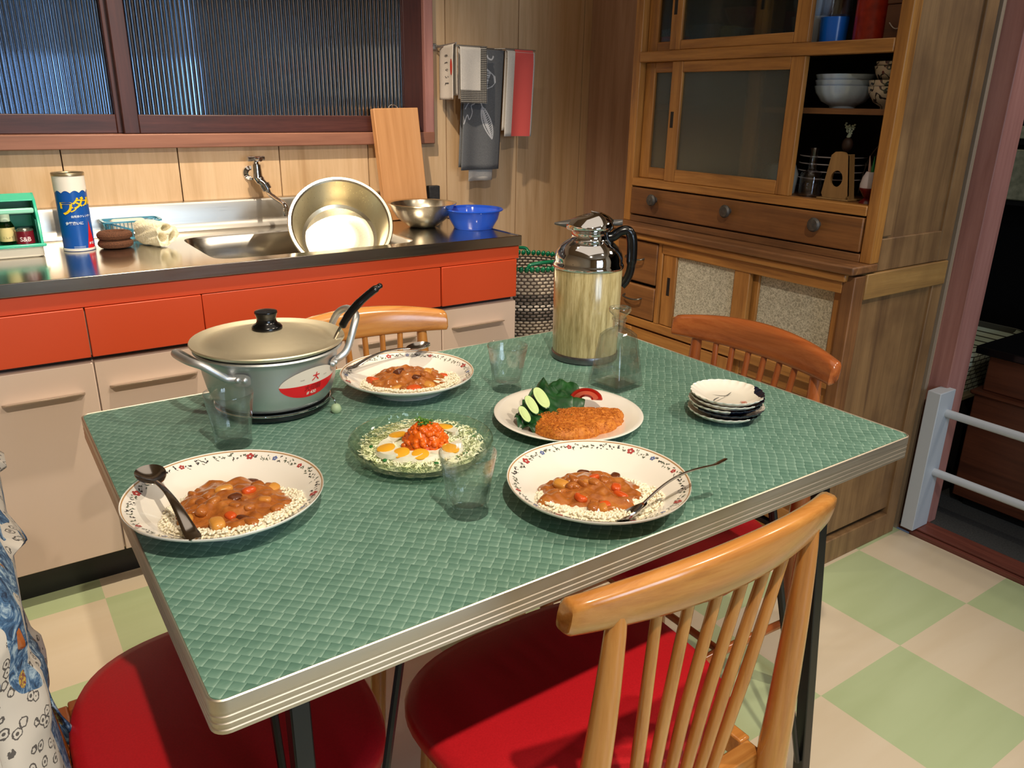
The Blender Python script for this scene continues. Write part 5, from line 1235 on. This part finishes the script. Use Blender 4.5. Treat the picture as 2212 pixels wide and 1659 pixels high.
# ---- pot on trivet
PX, PY = .378, 1.252
tv = thing('trivet', 'round black trivet with a metal ring and small pale green ball feet', 'trivet', (PX, PY, TT))
part('ring', MB().lathe([(.060, .004), (.090, .004), (.092, .006), (.092, .012), (.088, .015), (.060, .015), (.060, .004)], 64), BLACKM, tv)
part('metal_ring', MB().lathe([(.0935+.0018*cos(2*pi*j/8), .0145+.0018*sin(2*pi*j/8)) for j in range(9)], 64), CHROME, tv)
part('plate', MB().lathe([(0, .008), (.06, .008), (.06, .012), (0, .012)], 32), BLACKM, tv)
for a in (-50, 60, 120):
    a = radians(a); rr2 = .116
    part('wire', MB().tube(smooth_path([(.092*cos(a), .092*sin(a), .014), (.105*cos(a), .105*sin(a), .026), (.113*cos(a), .113*sin(a), .024), (rr2*cos(a), rr2*sin(a), .014)], 4), .0011, 6), CUTL, tv)
    part('ball_foot', MB().lathe([(0, 0), (.006, .0005), (.0085, .004), (.0088, .008), (.0065, .0135), (.0025, .016), (0, .016)], 20, c=(rr2*cos(a), rr2*sin(a), 0)), plain('pale_green_rubber', '9db592', .5), tv)
pt = thing('cooking_pot', 'wide aluminium cooking pot with two loop handles and a round red and white sticker', 'pot', (PX, PY, TT+.0165))
part('pot_body', MB().lathe([(0, 0), (.080, 0), (.090, .003), (.097, .012), (.103, .030), (.108, .055), (.110, .080), (.1125, .086), (.117, .088), (.119, .0905), (.117, .093), (.1125, .0925), (.109, .088), (.105, .055), (.098, .022), (.088, .006), (0, .003)], 96), ALU_P, pt, smooth=50)
ld = part('lid', MB().lathe([(.106, .090), (.118, .0965), (.1215, .0985), (.1235, .1015), (.1225, .1035), (.119, .1030), (.112, .0995), (.102, .0985), (.090, .1035), (.060, .1125), (.030, .1175), (0, .119), ], 96), ALU, pt, smooth=50)
part('lid_knob', MB().lathe([(0, .118), (.024, .118), (.0245, .121), (.022, .1245), (.0175, .127), (.0155, .131), (.0155, .137), (.017, .142), (.0185, .1445), (.0178, .147), (.010, .1485), (0, .148)], 36), BLACKP, ld, smooth=50)
for s_, th in (('L', radians(190)), ('R', radians(-4))):
    q = radians(30); P = []
    up_ = .036 if s_ == 'R' else .004
    for (aa, rr2, zz) in ((-q*1.15, .1085, .066), (-q*.95, .115, .068), (-q*.80, .127, .080), (-q*.62, .139, .090+up_*.7), (-q*.3, .1455, .094+up_), (q*.3, .1455, .094+up_), (q*.62, .139, .090+up_*.7), (q*.80, .127, .080), (q*.95, .115, .068), (q*1.15, .1085, .066)):
        P.append((rr2*cos(th+aa), rr2*sin(th+aa), zz))
    hd = part('loop_handle', MB().tube(smooth_path(P, 5), .0062, 14), ALU_P, pt)
    for sg in (-1, 1):
        a_ = th+sg*q*1.32; m = MB()
        m.grid(lambda u, v: ((.1105+.0012)*cos(a_+(u-.5)*.26), (.1105+.0012)*sin(a_+(u-.5)*.26), .066+(v-.5)*.020*(1-(2*u-1)**4*.5)), 8, 4)
        for k in (-.055, .045): m.ell((.1125*cos(a_+k), .1125*sin(a_+k), .066), (.0042, .0042, .0042), 10, 6)
        part('rivet_plate', m, ALU_P, hd)
# sticker
def stk(x, y, off=.0012):
    z = .050+y; 
    rr2 = .103+(z-.03)*.2+off if z > .03 else .097+(z-.012)*.33+off
    a_ = radians(-73)+x/.106+y*1.4
    return (rr2*cos(a_), rr2*sin(a_), z)
def lens(u, lo, hi):
    w_ = .054; x = -w_+2*w_*u; h_ = .0245*(1-(x/w_)**2)**.62+.0002; return x, lo*h_, hi*h_
m = MB().grid(lambda u, v: stk(lens(u, -.2, 1)[0], lens(u, -.15, 1)[1]+(lens(u, -.15, 1)[2]-lens(u, -.15, 1)[1])*v), 40, 6)
sk2 = part('sticker', m, plain('sticker_cream', 'e0d6c6', .4), pt)
m = MB().grid(lambda u, v: stk(lens(u, -1, -.12)[0], lens(u, -1, -.12)[1]+(lens(u, -1, -.12)[2]-lens(u, -1, -.12)[1])*v, .0014), 40, 6)
part('red_band', m, plain('sticker_red', 'd0161e', .35), sk2)
m = MB(); text(m, '大', .014, lambda x, y: stk(x+.006, y+.0035, .0018), 0, .02); part('red_print', m, plain('sticker_red', 'd0161e', .35), sk2, smooth=0)
m = MB(); text(m, '# 430', .0075, lambda x, y: stk(x+.002, y-.0195, .0022), 0, .02); part('white_print', m, plain('sticker_cream', 'e0d6c6', .4), sk2, smooth=0)
m = MB(); text(m, '大印鍋', .0105, lambda x, y: stk(x+.004, y-.0125, .0020), 0, .02); part('dark_red_print', m, plain('sticker_dark_red', '9c1016', .35), sk2, smooth=0)
m = MB()
for x_ in (-.018, .026): part('small_print', text(MB(), 'ALUMI', .0024, lambda x, y: stk(x+x_, y+.006, .0018), 0, 0), plain('sticker_grey', '6a6460', .5), sk2, smooth=0)
# ladle
ldl = thing('ladle', 'ladle with a curved black handle sticking out of the pot', 'ladle', (.474, 1.197, .792))
part('rod', MB().tube(smooth_path([(-.022, .012, 0.000), (-.006, .006, .016), (.004, .002, .034), (.014, -.002, .052)], 5), .0026, 8), CUTL, ldl)
hp = smooth_path([(.010, 0, .042), (.022, -.004, .062), (.040, -.009, .082), (.061, -.014, .099), (.078, -.018, .110)], 6)
part('black_handle', MB().tube(hp, [.0045]+[.0085]*4+[.0092]*8+[.0085]*8+[.006]*3+[.0025], 14, flat=.75), BLACKP, ldl, smooth=60)
# ---- stack of saucers
NAVY = '12162a'
def saucer_mat(nm='navy_and_white_glaze', off=.134, rad=.089):
    t = NT(nm); x, y, z = t.sep(t.obj())
    cx_ = t.math('SUBTRACT', x, off); d = t.math('SQRT', t.math('ADD', t.math('MULTIPLY', cx_, cx_), t.math('MULTIPLY', y, y)))
    n = t.noise(t.obj((60, 200, 60)), 1, 2)
    k = t.math('LESS_THAN', t.math('ADD', d, t.math('MULTIPLY', n, .006)), rad)
    t.set(Base_Color=t.mix(k, lin('e6e0d2'), lin(NAVY)), Roughness=.12, Coat_Weight=.4); return t.m
def make_saucer():
    t = thing('saucer', 'saucer', 'saucer')
    n = 208
    m = MB().lathe([(0, .0045), (.030, .0045), (.038, .006), (.050, .0112), (.0565, .0155), (.0580, .0168), (.0582, .0155), (.0565, .0135), (.050, .0080), (.036, .002), (.033, .0), (.029, .0), (.028, .0015), (0, .0015)], n,
                   rf=lambda a, k: 1+(.034*abs(sin(a*13)) if 4 <= k <= 7 else 0))
    part('saucer_body', m, SM, t, smooth=50)
    m = MB()
    for (p, w_) in (([(-.045, -.018), (-.025, -.020), (-.008, -.004), (.012, .016)], .0004), ([(-.030, -.028), (-.022, -.010), (-.012, .001)], .0013), ([(-.020, .014), (-.008, .008), (.006, .010)], .0009), ([(-.004, .004), (.006, .014), (.014, .026)], .0012)):
        P = smooth_path([(a, b, 0) for a, b in p], 5)
        for i in range(len(P)-1):
            d = (P[i+1]-P[i]).normalized(); q = Vector((-d.y, d.x, 0))*w_*(1-abs(2*i/(len(P)-1)-1)*.8)
            zf_ = lambda r: .0049+max(0, (r-.030)*.22) if r < .038 else .0066+max(0, r-.038)*.45
            m.add([(v.x, v.y, zf_(sqrt(v.x**2+v.y**2))+.0003) for v in (P[i]-q, P[i]+q, P[i+1]+q, P[i+1]-q)], [(0, 1, 2, 3)])
    part('grass_motif', m, plain('saucer_grey', '5e5d58', .3), t, smooth=0)
    m = MB(); c0, c1_ = (.022, -.024), .0045
    for (a, b, c_, d) in ((-1, 1, -1, -.8), (-1, 1, .8, 1), (-1, -.8, -1, 1), (.8, 1, -1, 1), (-.6, -.1, -.6, .5), (.1, .6, -.4, .6), (-.6, .6, .05, .2)):
        m.add([(c0[0]+x*c1_, c0[1]+y*c1_, .0062+.0004) for x, y in ((a, c_), (b, c_), (b, d), (a, d))], [(0, 1, 2, 3)])
    part('red_seal', m, plain('seal_red', 'b0503c', .4), t, smooth=0)
    return t
NAVIES = []; SM = saucer_mat(); SM2 = saucer_mat('mostly_navy_glaze', .12, .112); s0 = make_saucer(); SLAB = ['bottom one of the five stacked scalloped saucers', 'second lowest of the five stacked scalloped saucers', 'middle one of the five stacked scalloped saucers', 'second highest of the five stacked scalloped saucers', 'top one of the five stacked saucers, white with a navy edge and red seal']
for i, (rz, dx, dy) in enumerate(((-.55, -.002, .001), (-2.2, .002, -.002), (-1.15, -.001, .002), (-.5, .0015, 0), (-.61, 0, 0))):
    c = s0 if i == 0 else copy_tree(s0)
    c.location = (.990+dx, .803+dy, TT+.0004+.0072*i); c.rotation_euler = (0, 0, rz); c['label'] = SLAB[i]; c['group'] = 'stack of navy and white saucers'
    if i < 4: NAVIES.append(c)
for c in NAVIES: recolor(c, {SM: SM2})
# ---- cloth draped at the left chair
def fabric():
    t = NT('floral_fabric'); v = t.obj()
    vo = t.n('ShaderNodeTexVoronoi', feature='F1'); vo.inputs['Scale'].default_value = 62; t.l(v, vo.inputs['Vector'])
    d = vo.outputs['Distance']
    ring = t.math('LESS_THAN', t.math('ABSOLUTE', t.math('SUBTRACT', t.math('ADD', d, t.math('MULTIPLY', t.noise(v, 260, 2), .25)), .42)), .045)
    dot = t.math('LESS_THAN', d, .12)
    base = t.mix(t.math('MAXIMUM', ring, dot), lin('c4bcb0'), lin('55504c'))
    n = t.noise(v, 14, 3, .6, 1.2)
    blue = t.ramp(t.noise(v, 48, 4, .7, 2.0), [(.34, '16263f'), (.5, '3f6286'), (.64, '9fb4c0')])
    n2 = t.noise(v, 8.5, 2); k = t.math('GREATER_THAN', n2, .475)
    bits = t.math('GREATER_THAN', t.noise(v, 30, 1), .66)
    c = t.mix(k, base, t.mix(bits, blue, t.ramp(t.noise(v, 400, 2), [(.4, '6b2a3a'), (.6, 'b59a3c')])))
    t.set(Base_Color=c, Roughness=.9); return t.m
FAB = fabric()
cl0 = thing('draped_cloth', 'white and blue flower-patterned cloth hanging over the back of the left chair', 'cloth', (-.06, 1.03, 0))
def edge(pts):
    def f(z):
        for (z0, x0), (z1, x1) in zip(pts[:-1], pts[1:]):
            if z1 <= z <= z0: return x0+(x1-x0)*(z0-z)/(z0-z1)
        return pts[-1][1]
    return f
e1 = edge([(.80, -.055), (.742, -.024), (.700, -.010), (.688, -.007), (.678, -.020), (.665, -.031), (.63, -.034), (.60, -.030), (.56, -.026), (.545, -.018), (.52, -.0165), (.50, -.018), (.48, -.024), (.46, -.022), (.42, -.018), (.30, -.010), (.2, -.01)])
def sheet(u, v):
    x, y, z = sheet_(u, v); t = min(1, u/.10)**.6
    return (x*t+(-.0)*(1-t), y, z-(1-t)*.02)
def sheet_(u, v):
    Y = .705+.465*u; wv = .004*sin(u*19)+.003*sin(u*41+1)
    if v < .30:
        k = v/.30; return (-.098+.06+.006*sin(u*17), Y-1.03, .30+.44*k)
    if v < .40:
        k = (v-.30)/.10; a = pi*(1-k); return (-.0615+.037*cos(a)+.06, Y-1.03, .740+.046*sin(a)+.003*sin(u*9))
    k = (v-.40)/.60; z = .74-.50*k; zz = z+(Y-1.0)*.5
    x = e1(zz)*Y-.004*(1.17-Y)/.43+wv*min(1, k*3)
    return (max(x, -.0215 if z > .69 else -.05)+.06, Y-1.03+.006*sin(v*30), z)
part('hanging_leaf', MB().grid(sheet, 60, 130), FAB, cl0, smooth=80, solid=.0015)
def sheet2(u, v):
    z = .462-.26*v; x0 = -.022+.016*v; w_ = .004+.034*min(1, v*2.2)
    return (x0+w_*u+.06+.004*v, -.012+.008*sin(u*5+v*6), z-.02*u)
part('hanging_tie', MB().grid(sheet2, 14, 40), FAB, cl0, smooth=80, solid=.0015)
